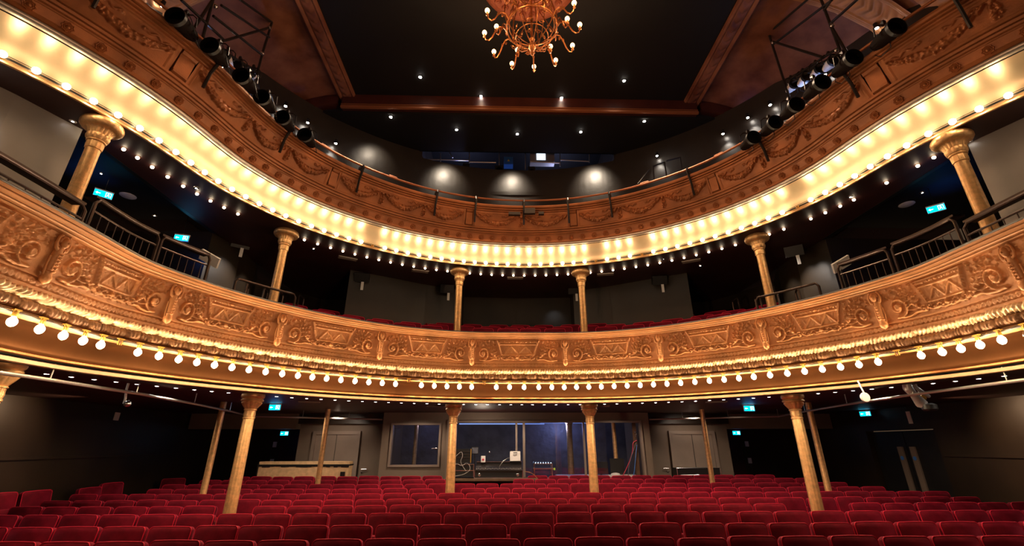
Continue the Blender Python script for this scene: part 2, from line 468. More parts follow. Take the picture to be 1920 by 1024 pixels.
def swag_tile():
    W, H = 1.1, .33
    R = Relief(W, H)
    n = 46
    for i in range(n+1):
        t = i/n; x = .07+t*(W-.14); y = .25-.155*math.sin(PI*t)
        w = .016+.040*math.sin(PI*t)
        R.blob(x, y, w, .030*(.5+.5*math.sin(PI*t)), w)
        for _ in range(3):
            R.blob(x+random.uniform(-.8, .8)*w, y+random.uniform(-1, 1)*w, random.uniform(.010, .019), random.uniform(.030, .046))
    for x0 in (0., W):
        for sg in (-1, 1):
            R.stroke([(x0, .255), (x0+sg*.03, .19), (x0+sg*.035, .12)], .010, .020)
            R.stroke([(x0, .25), (x0+sg*.05, .275), (x0+sg*.09, .245)], .012, .024)
        for k in range(22):
            R.blob(x0+random.uniform(-.04, .04), random.uniform(.04, .17), random.uniform(.010, .020), random.uniform(.022, .034))
        R.ring(x0, .255, .018, .010, .034); R.blob(x0, .255, .016, .03)
    for sg, xc in ((1, .0), (-1, W)):
        pts = [(xc+sg*(.10+.30*t), .262+.022*math.sin(t*13)) for t in np.linspace(0, 1, 18)]
        R.stroke(pts, .009, .018)
        R.spiral(xc+sg*.42, .262, .026, 1., .008, .018, 0, sg)
    R.h += .0012*RNG.standard_normal(R.h.shape)*(R.h > .004)
    return R

# ---------------------------------------------------------------- lower tier balcony
S0, S1 = -10.9, 10.9
BR = [-10.88, -9.95, -8.27, -6.59, -4.90, -3.0, -1.07, .83, 2.82, 4.75, 6.5, 8.28, 10.0, 10.88]
def lower_balcony():
    t = thing('lower_balcony', 'carved gilt horseshoe balcony with scrollwork front, above the stalls', 'balcony', (0, 0, 0))
    g = M['gilt']
    sweep('soffit_border', LOW, [(-.60, 2.600), (-.45, 2.59), (.0, 2.565)], M['soffit'], S0, S1, parent=t)
    sweep('edge_strip', LOW, [(-.02, 2.565), (.02, 2.559), (.04, 2.568), (.042, 2.605), (.02, 2.611)], M['edge_lo'], S0, S1, parent=t)
    sweep('shadow_groove', LOW, [(.02, 2.611), (-.02, 2.613), (-.025, 2.629), (.02, 2.632)], M['black'], S0, S1, parent=t)
    sweep('cove_lip', LOW, [(.02, 2.632), (.045, 2.634), (.052, 2.645), (.048, 2.665), (.035, 2.67)], M['cove_lo'], S0, S1, parent=t)
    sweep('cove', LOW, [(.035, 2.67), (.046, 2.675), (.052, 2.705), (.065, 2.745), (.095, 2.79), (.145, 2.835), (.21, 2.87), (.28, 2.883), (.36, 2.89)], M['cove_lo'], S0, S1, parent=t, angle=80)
    sweep('ledge', LOW, [(.34, 2.89), (.435, 2.898), (.445, 2.904), (.445, 2.932), (.43, 2.942), (.40, 2.953), (.375, 2.960)], g, S0, S1, parent=t, angle=50)
    def shells(S, V):
        u = (S/.27) % 1.; x = (u-.5)*2
        w = V/.135; shell = np.sqrt(np.clip(1-(x/.66)**2, 0, None))
        rib = .5+.5*np.cos(np.arctan2(x, w+.25)*15)
        gap = (np.abs(x) > .70)*.010*np.sqrt(np.clip(1-((np.abs(x)-.86)/.14)**2, 0, None))
        return (.020*shell+.009*rib*(np.abs(x) < .62)+gap)*np.sin(np.clip(w, 0, 1)*PI)**.5
    sweep('shell_moulding', LOW, [(.375, 2.960), (.405, 2.975), (.42, 3.005), (.417, 3.04), (.405, 3.07), (.395, 3.078)], M['gilt_dark'], S0, S1, ds=.011, dv=.012, relief=shells, parent=t, angle=180)
    def leaves(S, V):
        u = (S/.20+V*2.2) % 1.; w = (S/.05-V*14) % 1.
        return .018*np.abs(np.sin(u*PI))**.6*(u > .1)+.010*np.sin(w*2*PI)
    sweep('leaf_moulding', LOW, [(.395, 3.078), (.41, 3.08), (.455, 3.10), (.472, 3.112), (.465, 3.128), (.44, 3.138)], M['leaf'], S0, S1, ds=.011, dv=.010, relief=leaves, parent=t, angle=180)
    sweep('fillet', LOW, [(.44, 3.138), (.458, 3.142), (.462, 3.178), (.455, 3.182), (.44, 3.184), (.44, 3.188)], g, S0, S1, ds=.08, parent=t)
    def beads(S, V):
        p = .062; x = (S % p)-p/2; y = V-.038
        d = np.hypot(x, y*.8)
        rg = .018*np.sqrt(np.clip(1-((d-.020)/.009)**2, 0, None)); c = .024*np.sqrt(np.clip(1-(d/.010)**2, 0, None))
        x2 = ((S+p/2) % p)-p/2
        lf = .018*np.sqrt(np.clip(1-(x2/.009)**2-(y/.034)**2, 0, None))
        return np.maximum(np.maximum(rg, c), lf)
    sweep('bead_moulding', LOW, [(.44, 3.188), (.45, 3.264)], g, S0, S1, ds=.010, dv=.0095, relief=beads, parent=t, angle=180)
    sweep('fillet', LOW, [(.45, 3.264), (.45, 3.267), (.472, 3.269), (.474, 3.284), (.45, 3.288)], g, S0, S1, ds=.08, parent=t)
    T = lower_tile()
    for i in range(len(BR)-1):
        a, b = BR[i], BR[i+1]
        f0 = T.sampler(lambda S, a=a, b=b: ((S-a)/(b-a)*T.W, 1.6*(S > a+.01)*(S < b-.01)))
        f = lambda S, V, f0=f0: f0(S, V*.42/.438)
        sweep('relief_panel', LOW, [(.45, 3.288), (.475, 3.42), (.495, 3.58), (.52, 3.720)], g, a, b, ds=.0105, dv=.0095, relief=f, parent=t, angle=180)
    sweep('cornice', LOW, [(.52, 3.720), (.575, 3.723), (.585, 3.734), (.562, 3.737), (.562, 3.741), (.622, 3.743), (.635, 3.752), (.612, 3.755), (.612, 3.758), (.67, 3.761), (.695, 3.768), (.70, 3.775), (.68, 3.778), (.68, 3.781), (.735, 3.785), (.745, 3.795)], g, S0, S1, ds=.06, parent=t, angle=25)
    sweep('handrail_cap', LOW, [(.745, 3.795), (.760, 3.797), (.767, 3.804), (.76, 3.812), (.70, 3.817), (.46, 3.82), (.42, 3.78), (.34, 3.35), (.33, 2.99)], M['iron'], S0, S1, ds=.06, parent=t, angle=40)
    # herm brackets
    mb = MB()
    mb.lathe([(.0, -.02), (.035, .0), (.045, .03), (.03, .06), (.04, .075), (.02, .09)], 12, (0, -.05, .0))
    P = []
    for z, w, d in ((.06, .030, .05), (.10, .034, .055), (.16, .036, .06), (.20, .040, .062), (.245, .036, .055), (.26, .028, .05)):
        y = -.035-z*.10
        P.append([(w*math.cos(a), y-d*.7*math.sin(a)*1.0, z+.02*math.sin(a)) for a in np.linspace(0, PI, 9)])
    mb.add([q for r in P for q in r], [(i*9+k+1, i*9+k, (i+1)*9+k, (i+1)*9+k+1) for i in range(5) for k in range(8)])
    mb.ball((0, -.10, .30), .034, 12, 8, (1, 1, 1.25))
    mb.ball((0, -.135, .297), .010, 6, 4)
    for k in range(9):
        a = PI*k/8; mb.ball((.036*math.cos(a), -.09, .305+.036*math.sin(a)), .014, 8, 5)
    for sx in (-1, 1):
        mb.tube([(sx*.03, -.08, .245), (sx*.050, -.085, .25), (sx*.062, -.085, .29), (sx*.055, -.085, .33), (sx*.036, -.085, .355)], [.016, .014, .013, .012, .014], 8)
        mb.tube([(sx*.034, -.05, .05), (sx*.044, -.055, .12), (sx*.042, -.06, .19)], .009, 6)
    for k in range(6):
        mb.ball((0, -.098-.003*k, .075+.026*k), .013, 8, 5, (1.3, 1, .7))
    me = mb.mesh('herm_bracket', g, angle=70)
    for s in BR[1:-1]:
        o = link('herm_bracket', me, t); p = LOW.pt(s, .445, 3.235); o.scale = (1.1, 1.1, 1.34); o.location = p; o.rotation_euler.z = LOW.rot(s)
    # lamp track with wiring under the ledge
    m2 = MB()
    ss = np.arange(S0, S1, .12)
    m2.tube([LOW.pt(float(s), .47, 2.906) for s in ss], .010, 6)
    m2.tube([LOW.pt(float(s), .462, 2.925) for s in ss], .005, 5)
    m2.build('lamp_track', M['plastic'], t)
    return t
lower_balcony()

def upper_balcony():
    t = thing('upper_balcony', 'russet gilt upper balcony with garlands and brightly lit cream cove beneath', 'balcony', (0, 0, 0))
    g = M['gilt_hi']; a, b = -UPP.smax+.02, UPP.smax-.02
    sweep('soffit_border', UPP, [(-.62, 5.69), (-.5, 5.685), (-.01, 5.662)], M['soffit'], a, b, parent=t)
    sweep('edge_strip', UPP, [(-.02, 5.665), (.0, 5.656), (.02, 5.662), (.022, 5.682), (.0, 5.70), (.0, 5.715)], M['strip'], a, b, parent=t)
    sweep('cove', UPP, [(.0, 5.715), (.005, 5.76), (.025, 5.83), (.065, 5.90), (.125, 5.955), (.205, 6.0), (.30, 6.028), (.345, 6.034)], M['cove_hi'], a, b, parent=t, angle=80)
    sweep('shadow_groove', UPP, [(.345, 6.034), (.35, 6.046), (.362, 6.046)], M['black'], a, b, parent=t)
    sweep('silver_moulding', UPP, [(.362, 6.040), (.385, 6.036), (.42, 6.046), (.44, 6.068), (.435, 6.09), (.41, 6.10)], M['silver'], a, b, parent=t, angle=60)
    sweep('rosette_frieze', UPP, [(.41, 6.10), (.425, 6.105), (.43, 6.12), (.425, 6.125), (.49, 6.245), (.50, 6.25), (.505, 6.262)], g, a, b, parent=t, angle=25)
    sweep('double_moulding', UPP, [(.505, 6.262), (.535, 6.266), (.548, 6.286), (.525, 6.290), (.525, 6.297), (.565, 6.300), (.580, 6.328), (.555, 6.333), (.555, 6.340), (.595, 6.345), (.603, 6.375), (.57, 6.382), (.585, 6.39)], g, a, b, parent=t, angle=25)
    PL = [-7.86, -4.70, -1.35, 1.32, 4.70, 7.87]
    PL = [PL[0]-3.1]+PL+[PL[-1]+3.1]
    T = swag_tile()
    for i in range(len(PL)-1):
        p, q = PL[i], PL[i+1]; pw = .10
        p1, q1 = max(a, p+pw), min(b, q-pw)
        k = 2 if (q-p) < 2.9 else 3
        per = (q-p-2*pw)/k
        f0 = T.sampler(lambda S, p=p, per=per: ((((S-p-.10)/per) % 1.)*T.W, np.ones_like(S)))
        def f(S, V, f0=f0, p1=p1, q1=q1):
            e = np.minimum(S-p1, q1-S); fr = .010*np.sqrt(np.clip(1-((e-.05)/.012)**2, 0, None))
            fr = np.maximum(fr, .010*np.sqrt(np.clip(1-((V-.315)/.008)**2, 0, None))*(e > .05))
            return np.maximum(1.9*f0(S, V)*(e > .06), fr)
        sweep('garland_panel', UPP, [(.585, 6.39), (.60, 6.43), (.66, 6.57), (.72, 6.72)], g, p1, q1, ds=.0105, dv=.0095, relief=f, parent=t, angle=180)
    for p in PL[1:-1]:
        sweep('pilaster', UPP, [(.585, 6.39), (.635, 6.395), (.645, 6.42), (.63, 6.43), (.685, 6.66), (.71, 6.67), (.735, 6.70), (.73, 6.72)], g, p-.085, p+.085, ds=.04, parent=t, angle=25)
        for sg in (-1, 1):
            q = [UPP.pt(p+sg*.085, d, z) for d, z in ((.56, 6.385), (.585, 6.39), (.635, 6.395), (.645, 6.42), (.63, 6.43), (.685, 6.66), (.71, 6.67), (.735, 6.70), (.73, 6.72), (.66, 6.72))]
            cm = MB(); cm.poly(q if sg > 0 else q[::-1]); cm.build('pilaster_cheek', g, t, smooth=False)
    sweep('cornice', UPP, [(.72, 6.72), (.75, 6.722), (.757, 6.742), (.735, 6.746), (.735, 6.752), (.785, 6.755), (.79, 6.775), (.768, 6.779), (.768, 6.784), (.82, 6.788), (.835, 6.81), (.835, 6.84), (.80, 6.85), (.50, 6.86), (.45, 6.80), (.44, 6.1)], g, a, b, ds=.06, parent=t, angle=25)
    # rosettes
    mb = MB()
    mb.lathe([(.040, 0.), (.046, .006), (.040, .014), (.032, .010), (.026, .016), (.018, .012), (.012, .022), (.0, .026)], 16, flute=lambda r, z, k: r*(1+.10*math.cos(8*k)) if r > .025 else r)
    me = mb.mesh('rosette', g, angle=60)
    n = 0; s = -9.09
    sl = -math.atan2(.065, .12)
    while s < 9.4:
        o = link('rosette', me, t); o.location = UPP.pt(s, .458, 6.185)
        o.rotation_euler = (PI/2+.495, 0, UPP.rot(s)); o.scale = (1.25, 1.25, 1.6); s += .279; n += 1
    m2 = MB(); ss = np.arange(a, b, .12)
    m2.tube([UPP.pt(float(s), .035, 5.722) for s in ss], .011, 6)
    m2.tube([UPP.pt(float(s), .045, 5.745) for s in ss], .004, 5)
    m2.build('lamp_track', M['plastic'], t)
    return t
upper_balcony()

# ---------------------------------------------------------------- pipe rail on brackets over the upper balcony front
def pipe_rail():
    t = thing('lighting_rail', 'copper coloured pipe on dark brackets along the upper balcony front', 'rail')
    mb = MB(); ss = np.arange(-9.9, 9.95, .1)
    mb.tube([UPP.pt(float(s), .86, 6.955) for s in ss], .020, 8); mb.build('pipe', M['pipe_red'], t)
    bm = MB()
    bm.box((0, -.79, 6.955), (.05, .16, .05)); 
    bm.tube([(0, -.87, 6.97), (0, -.90, 6.90), (0, -.86, 6.83), (0, -.76, 6.66), (0, -.71, 6.42)], .022, 6)
    bm.box((0, -.78, 6.86), (.05, .18, .03))
    me = bm.mesh('bracket', M['iron'])
    for s in (-8.75, -7.63, -6.01, -4.16, -2.25, -1.22, .05, 1.21, 2.3, 4.25, 5.95, 7.67, 8.75):
        o = link('bracket', me, t); p = UPP.pt(s, 0, 0); o.location = p; o.rotation_euler.z = UPP.rot(s)
    for s0 in (-7.3, -5.2, -3.5, 3.1, 4.9, 6.4, 7.2):
        m3 = MB(); m3.tube([UPP.pt(s0+k*.1, .80, 7.02) for k in range(3)], .022, 8); m3.build('scaffold_clip', M['pipe_red'], t)
    # little black control boxes at the middle
    m4 = MB()
    for s, d, z, w, h in ((-.20, .84, 6.62, .26, .07), (.20, .86, 6.68, .24, .13), (.50, .84, 6.63, .12, .06)):
        p = UPP.pt(s, d, z); m4.box(p, (w, .08, h), rz=UPP.rot(s))
    m4.build('control_box', M['plastic'], t)
pipe_rail()

# ---------------------------------------------------------------- bulbs
BULB_PROF = [(.004, -.070), (.014, -.066), (.027, -.055), (.035, -.040), (.037, -.025), (.033, -.008), (.022, .006), (.014, .016), (.013, .024)]
def pendant_bulb(lit=True):
    t = thing('festoon_bulb', 'glowing bulb', 'light bulb')
    b = MB(); b.lathe([(r, z-.03) for r, z in BULB_PROF], 12); b.build('glass_bulb', M['bulb_lo'] if lit else M['bulbglass'], t)
    h = MB(); h.lathe([(.015, -.010), (.017, .0), (.017, .03), (.010, .034), (.010, .05)], 10)
    for k in (-1, 1): h.tube([(k*.024, 0, -.01), (k*.024, 0, .05)], .0035, 5)
    h.box((0, 0, .052), (.07, .03, .012)); h.build('lamp_holder', M['brass'], t)
    return t
def round_bulb():
    t = thing('round_bulb', 'glowing bulb', 'light bulb')
    b = MB(); b.ball((0, -.035, 0), .038, 14, 9); b.build('glass_bulb', M['bulb'], t)
    h = MB(); h.lathe([(.024, -.012), (.026, .0), (.020, .02), (.012, .03)], 10, mtx=Matrix.Rotation(PI/2, 3, 'X').inverted()); h.build('lamp_holder', M['brass'], t)
    return t
def empty_socket():
    t = thing('lamp_socket', 'empty brass bulb socket', 'socket')
    h = MB(); h.lathe([(.024, -.012), (.026, .0), (.020, .02), (.012, .03)], 10, mtx=Matrix.Rotation(PI/2, 3, 'X').inverted()); h.build('lamp_holder', M['brass'], t)
    h = MB(); h.ball((0, -.012, 0), .016, 8, 5); h.build('contact_cap', M['gilt_dark'], t)
    return t
def hanging_socket():
    t = thing('lamp_socket', 'empty brass hanging socket', 'socket')
    h = MB()
    for k in (-1, 0, 1): h.tube([(k*.02, 0, -.015), (k*.02, 0, .05)], .005, 5)
    h.box((0, 0, .052), (.07, .03, .012)); h.build('lamp_holder', M['brass'], t)
    h = MB(); h.lathe([(.012, .0), (.014, .02), (.010, .03)], 8); h.build('contact_cap', M['gilt_dark'], t)
    return t

P_pend, P_round, P_sock, P_hsock = Proto(pendant_bulb()), Proto(round_bulb()), Proto(empty_socket()), Proto(hanging_socket())
def in_frame(p, m=14):
    if (Vector(p)-EYE).dot(FW) <= .1: return False
    x, y = to_px(p); return -m < x < 1920+m and -m < y < 1024+m
# row under the lower balcony ledge
s = -8.39-.262*3
dead = (-7.08, -2.24, -.80, 6.58)
row = []
while s < 9.3:
    p = LOW.pt(s, .495, 2.868)
    if in_frame(p): row.append((s, p))
    s += .262
deadi = {min(range(len(row)), key=lambda i: abs(row[i][0]-d)) for d in dead}
for i, (s, p) in enumerate(row):
    if i in deadi:
        P_hsock.place(p, LOW.rot(s), 'empty brass holder, %s position from the left in the row under the lower balcony' % nth(i+1), 'bulb holders under the lower balcony')
    elif i == len(row)-1:
        Proto(pendant_bulb(False)).place(p, LOW.rot(s), 'unlit clear bulb at the right end of the row under the lower balcony', 'bulbs under the lower balcony')
    else:
        P_pend.place(p, LOW.rot(s), 'glowing pear bulb, %s position from the left in the row under the lower balcony' % nth(i+1), 'bulbs under the lower balcony')
# row along the cove of the upper balcony
row = []; s = -9.60
while s < 9.8:
    p = UPP.pt(s, .05, 5.715)
    if in_frame(p): row.append((s, p))
    s += .258
deadi = {min(range(len(row)), key=lambda i: abs(row[i][0]-d)) for d in (-3.46, 1.85, 2.90, 5.97)}
for i, (s, p) in enumerate(row):
    if i in deadi:
        P_sock.place(p, UPP.rot(s), 'empty brass socket, %s position from the left in the row along the lit cove' % nth(i+1), 'empty sockets along the cove')
    else:
        P_round.place(p, UPP.rot(s), 'glowing round bulb, %s position from the left in the row along the lit cove' % nth(i+1), 'bulbs along the lit cove')
# ring of bare bulbs in the soffit behind the cove
t = thing('soffit_bulb', 'glowing bulb', 'light bulb')
b = MB(); b.ball((0, 0, -.026), .024, 12, 8); b.build('glass_bulb', M['bulb_ring'], t)
b = MB(); b.lathe([(.026, -.012), (.034, -.006), (.034, .0)], 12); b.build('collar', M['gilt_dark'], t)
P_ring = Proto(t)
ring = [-7.54, -7.32, -7.08, -6.83, -6.59, -6.38, -6.17, -5.95, -5.72, -7.98]
s = -4.80
while s < 4.85: ring.append(s); s += .245
ring += [5.35, 5.79, 6.02, 6.25, 6.45, 6.93, 7.41, 7.65, 5.10]
ring = [s for s in sorted(ring) if in_frame(UPP.pt(s, -.5, 5.66))]
for i, s in enumerate(ring):
    P_ring.place(UPP.pt(s, -.5, 5.688), 0, 'bare glowing bulb, %s from the left in the red soffit ring' % nth(i+1), 'bulbs in the dark red soffit')
# stalls downlights
t = thing('recessed_downlight', 'downlight', 'downlight')
b = MB(); b.lathe([(.030, -.005), (.0, -.010)][::-1], 12); b.build('lens', M['dl'], t)
b = MB(); b.lathe([(.031, -.006), (.038, -.004), (.040, .0)], 14); b.build('trim_ring', M['chrome'], t)
P_dl = Proto(t)
SL = [-7.49+.2345*i for i in range(65)]
SL = [s for s in SL if in_frame(LOB.pt(s, -.6, 2.61)) and abs(s) < 7.75]
for i, s in enumerate(SL):
    P_dl.place(LOB.pt(s, -.6, 2.617), 0, 'tiny white downlight, %s from the left in the arc of the stalls ceiling' % nth(i+1), 'downlights in the stalls ceiling')

# ================================================================ room shell
def struct(name, mb, m, smooth=False, **kw): return mb.build(name, m, None, smooth=smooth, kind='structure', **kw)
def ring_slab(name, crv, d, z, outer, m, up=True, s0=None, s1=None, n=160):
    """flat annulus between an offset of the plan curve and an outer rectangle (x half, y back)"""
    ox, oy = outer
    ss = np.linspace(s0 if s0 is not None else -crv.smax+.01, s1 if s1 is not None else crv.smax-.01, n)
    V = []; cx, cy = 0., 4.0
    for s in ss:
        p = crv.pt(float(s), d, z); dx, dy = p.x-cx, p.y-cy
        k = min(ox/abs(dx) if abs(dx) > 1e-6 else 99, ((oy-cy)/dy) if dy > 1e-6 else 99)
        V.append(p); V.append(Vector((cx+dx*k, cy+dy*k, z)))
    mb = MB()
    fs = [((2*i, 2*i+1, 2*i+3, 2*i+2) if not up else (2*i, 2*i+2, 2*i+3, 2*i+1)) for i in range(n-1)]
    mb.add(V, fs); return struct(name, mb, m)
def wall_path(name, pts, z0, z1, m, close=False, thick=0.):
    mb = MB(); n = len(pts)
    V = [(x, y, z) for x, y in pts for z in (z0, z1)]
    mb.add(V, [(2*i, 2*i+1, 2*i+3, 2*i+2) for i in range(n-1)])
    o = struct(name, mb, m); return o
def wall_box(mb, x0, x1, y0, y1, z0, z1):
    mb.box(((x0+x1)/2, (y0+y1)/2, (z0+z1)/2), (x1-x0, y1-y0, z1-z0))

FZ = lambda y: 0.0 if y < 8 else (y-8)*.03          # gentle rake of the stalls floor
mb = MB()
ys = [-3, 8, 10, 12, 16]
mb.add([(x, y, FZ(y)) for y in ys for x in (-10.5, 10.5)], [(2*i, 2*i+1, 2*i+3, 2*i+2) for i in range(len(ys)-1)])
struct('floor', mb, M['carpet'])

# stalls walls
mb = MB(); wall_box(mb, -9.2, -9.0, 1.0, 13.2, -.1, 2.7); struct('wall_left', mb, M['wall'])
mb = MB()
wall_box(mb, 9.0, 9.2, 1.0, 10.0, -.1, 2.7); wall_box(mb, 9.0, 9.2, 11.9, 13.2, -.1, 2.7); wall_box(mb, 9.0, 9.2, 10.0, 11.9, 2.12, 2.7)
struct('wall_right', mb, M['wall'])
mb = MB(); wall_box(mb, 9.12, 9.2, 10.02, 10.94, .05, 2.10); wall_box(mb, 9.12, 9.2, 10.96, 11.88, .05, 2.10)
d3 = struct('door_3', mb, M['black'])
mb = MB()
for y in (10.78, 11.12):
    wall_box(mb, 9.085, 9.12, y-.07, y+.07, .75, 1.75)
mb.build('push_plate', M['booth'], d3, smooth=False)
mb = MB()
for y in (10.78, 11.12): mb.lathe([(.045, 0), (.045, .008), (0, .009)], 16, (9.085, y, 1.50), mtx=Matrix.Rotation(-PI/2, 3, 'Y'))
mb.build('blue_disc', M['blue'], d3)
# back walls: left / right of the control booth, recesses with exits
for sx, side in ((-1, 'left'), (1, 'right')):
    mb = MB()
    a, b = sorted((sx*3.5, sx*6.05)); wall_box(mb, a, b, 13.3, 13.45, -.1, 2.7)
    struct('wall_back_'+side, mb, M['booth'])
    mb = MB()
    a, b = sorted((sx*6.05, sx*5.95)); wall_box(mb, a, b, 13.45, 15.2, -.1, 2.7)
    a, b = sorted((sx*5.9, sx*9.3)); wall_box(mb, a, b, 15.2, 15.3, -.1, 2.7)
    a, b = sorted((sx*9.0, sx*9.1)); wall_box(mb, a, b, 13.2, 15.3, -.1, 2.7)
    struct('wall_recess_'+side, mb, M['wall'])
    # bulkhead over the recess
    mb = MB(); a, b = sorted((sx*6.05, sx*8.95)); wall_box(mb, a, b, 13.0, 13.3, 2.22, 2.62)
    struct('trim_bulkhead_'+side, mb, M['booth'])
    mb = MB(); a, b = sorted((sx*3.65, sx*6.3)); wall_box(mb, a, b, 13.1, 13.3, 2.36, 2.62)
    struct('trim_beam_'+side, mb, M['wall'])
    # white framed double door in the back wall
    x0, x1 = sorted((sx*4.42, sx*5.55)); z0 = .1
    mb = MB(); wall_box(mb, x0, x1, 13.24, 13.30, z0, 2.08)
    dr = struct('door_1' if sx < 0 else 'door_2', mb, M['door'])
    mb = MB()
    for (u0, u1, v0, v1) in ((x0-.09, x0, z0, 2.08), (x1, x1+.09, z0, 2.08), (x0-.09, x1+.09, 2.08, 2.17)):
        wall_box(mb, u0, u1, 13.2, 13.30, v0, v1)
    mb.build('door_frame', M['door'], dr, smooth=False)
    mb = MB(); wall_box(mb, (x0+x1)/2-.006, (x0+x1)/2+.006, 13.232, 13.242, z0, 2.08); mb.build('leaf_gap', M['black'], dr, smooth=False)
    # flush service door beside it with lever handle
    x0, x1 = sorted((sx*3.62, sx*4.28))
    mb = MB(); wall_box(mb, x0, x1, 13.27, 13.30, .1, 2.2)
    dr = struct('door_4' if sx < 0 else 'door_5', mb, M['booth'])
    mb = MB(); xh = sx*4.2
    mb.tube([(xh, 13.25, 1.2), (xh, 13.20, 1.2), (xh-sx*.14, 13.20, 1.2)], .011, 8); mb.ball((xh, 13.24, 1.12), .022, 8, 6, (1, .5, 1))
    mb.build('door_handle', M['chrome'], dr)
    # dark exit door in the recess
    x0, x1 = sorted((sx*6.35, sx*7.35))
    mb = MB(); wall_box(mb, x0, x1, 15.12, 15.2, .1, 2.1)
    dr = struct('door_6' if sx < 0 else 'door_7', mb, M['door_dark'])
    mb = MB()
    for v0 in (1.25, 1.75): wall_box(mb, sx*7.55-.05, sx*7.55+.05, 15.15, 15.2, v0, v0+.16)
    mb.build('door_sign', M['white'], dr, smooth=False)
# dado rails
for sx, side in ((-1, 'left'), (1, 'right')):
    mb = MB(); X = sx*8.965
    wall_box(mb, min(X, X+sx*.04)-.0, max(X, X+sx*.04), 1.0, 9.9 if sx > 0 else 13.2, 1.56, 1.61)
    struct('trim_dado_'+side, mb, M['wall'])

# ceiling of the stalls, slab of the lower balcony
ring_slab('ceiling_stalls', LOW, -.55, 2.622, (9.3, 15.4), M['soffit'], up=False)
ring_slab('floor_balcony', LOW, .32, 2.99, (9.3, 15.4), M['carpet'], up=True)
ring_slab('ceiling_balcony', UPP, -.60, 5.692, (6.08, 12.4), M['soffit'], up=False)
ring_slab('floor_gallery', UPP, .40, 6.12, (9.3, 14.4), M['carpet'], up=True)
# side aisles of the balcony: higher black ceilings behind a drop
for sx, side in ((-1, 'left'), (1, 'right')):
    mb = MB(); a, b = sorted((sx*6.08, sx*9.2)); wall_box(mb, a, b, 4.6, 8.0, 5.98, 6.05); struct('ceiling_aisle_'+side, mb, M['ceil'])
    mb = MB(); a, b = sorted((sx*6.08, sx*6.16)); wall_box(mb, a, b, 4.9, 8.0, 5.69, 5.98); struct('trim_drop_'+side, mb, M['black'])
    mb = MB(); a, b = sorted((sx*9.1, sx*9.2)); wall_box(mb, a, b, 4.6, 8.0, 2.98, 6.0); struct('wall_aisle_'+side, mb, M['wall'])
    # corner wall with two pools of light, then the deep corner
    P = [(sx*9.2, 8.0), (sx*6.14, 7.98), (sx*6.02, 8.8), (sx*6.1, 9.6), (sx*6.6, 10.6), (sx*5.6, 12.2), (sx*4.05, 12.3), (sx*4.05, 9.9), (sx*3.3, 10.35), (sx*2.4, 10.9), (sx*1.5, 11.35), (sx*1.5, 11.9), (0, 12.0)]
    wall_path('wall_balcony_'+side, P if sx < 0 else P[::-1], 2.98, 5.72, M['wall'])
    # pale plaster wall beside the third column
    P = [(sx*9.2, 4.95), (sx*6.02, 4.92), (sx*6.25, 4.3), (sx*6.6, 3.6), (sx*7.3, 2.4), (sx*7.6, 1.2)]
    wall_path('wall_plaster_'+side, P if sx > 0 else P[::-1], 2.98, 5.72, M['grey'])

# gallery walls, ceilings, coves and main ceiling
ss = np.linspace(-9.6, 9.6, 160)
mb = MB(); V = []
for s in ss:
    p = UPP.pt(float(s), -1.15, 0); top = 9.14 if abs(p.x) < 2.75 and p.y > 8 else 9.4
    V += [(p.x, p.y, 6.1), (p.x, p.y, top)]
mb.add(V, [(2*i, 2*i+1, 2*i+3, 2*i+2) for i in range(len(ss)-1)])
struct('wall_gallery', mb, M['wall_hi'])
mb = MB(); wall_box(mb, -7.5, 7.5, 8.72, 10.2, 9.34, 9.40); wall_box(mb, -7.5, -2.65, 10.2, 13.2, 9.34, 9.40); wall_box(mb, 2.65, 7.5, 10.2, 13.2, 9.34, 9.40); wall_box(mb, -2.65, 2.65, 10.2, 13.2, 10.3, 10.35); wall_box(mb, -2.65, 2.65, 10.17, 10.2, 9.34, 10.35); struct('ceiling_gallery', mb, M['ceil'])
mb = MB(); wall_box(mb, -4.3, 4.3, -.5, 8.75, 9.78, 9.86); struct('ceiling', mb, M['ceil'])
mb = MB()
wall_box(mb, -4.35, 4.35, 8.58, 8.86, 9.40, 9.80); struct('beam_trim_1', mb, M['beam'])
bpy.data.objects['beam_trim_1'].name = 'trim_1'
mb = MB(); wall_box(mb, -4.35, 4.35, 8.54, 8.60, 9.36, 9.42); wall_box(mb, -4.35, 4.35, 8.55, 8.60, 9.46, 9.475); struct('trim_2', mb, M['pipe_red'])
# opening to the projection space, room behind it
mb = MB(); wall_box(mb, -3.2, 3.2, 12.9, 13.0, 8.4, 10.35); wall_box(mb, -2.75, -2.65, 10.2, 13, 9.0, 10.35); wall_box(mb, 2.65, 2.75, 10.2, 13, 9.0, 10.35); wall_box(mb, -3.3, 3.3, 10.7, 13, 8.3, 8.4)
struct('wall_projection', mb, M['wall_hi'])

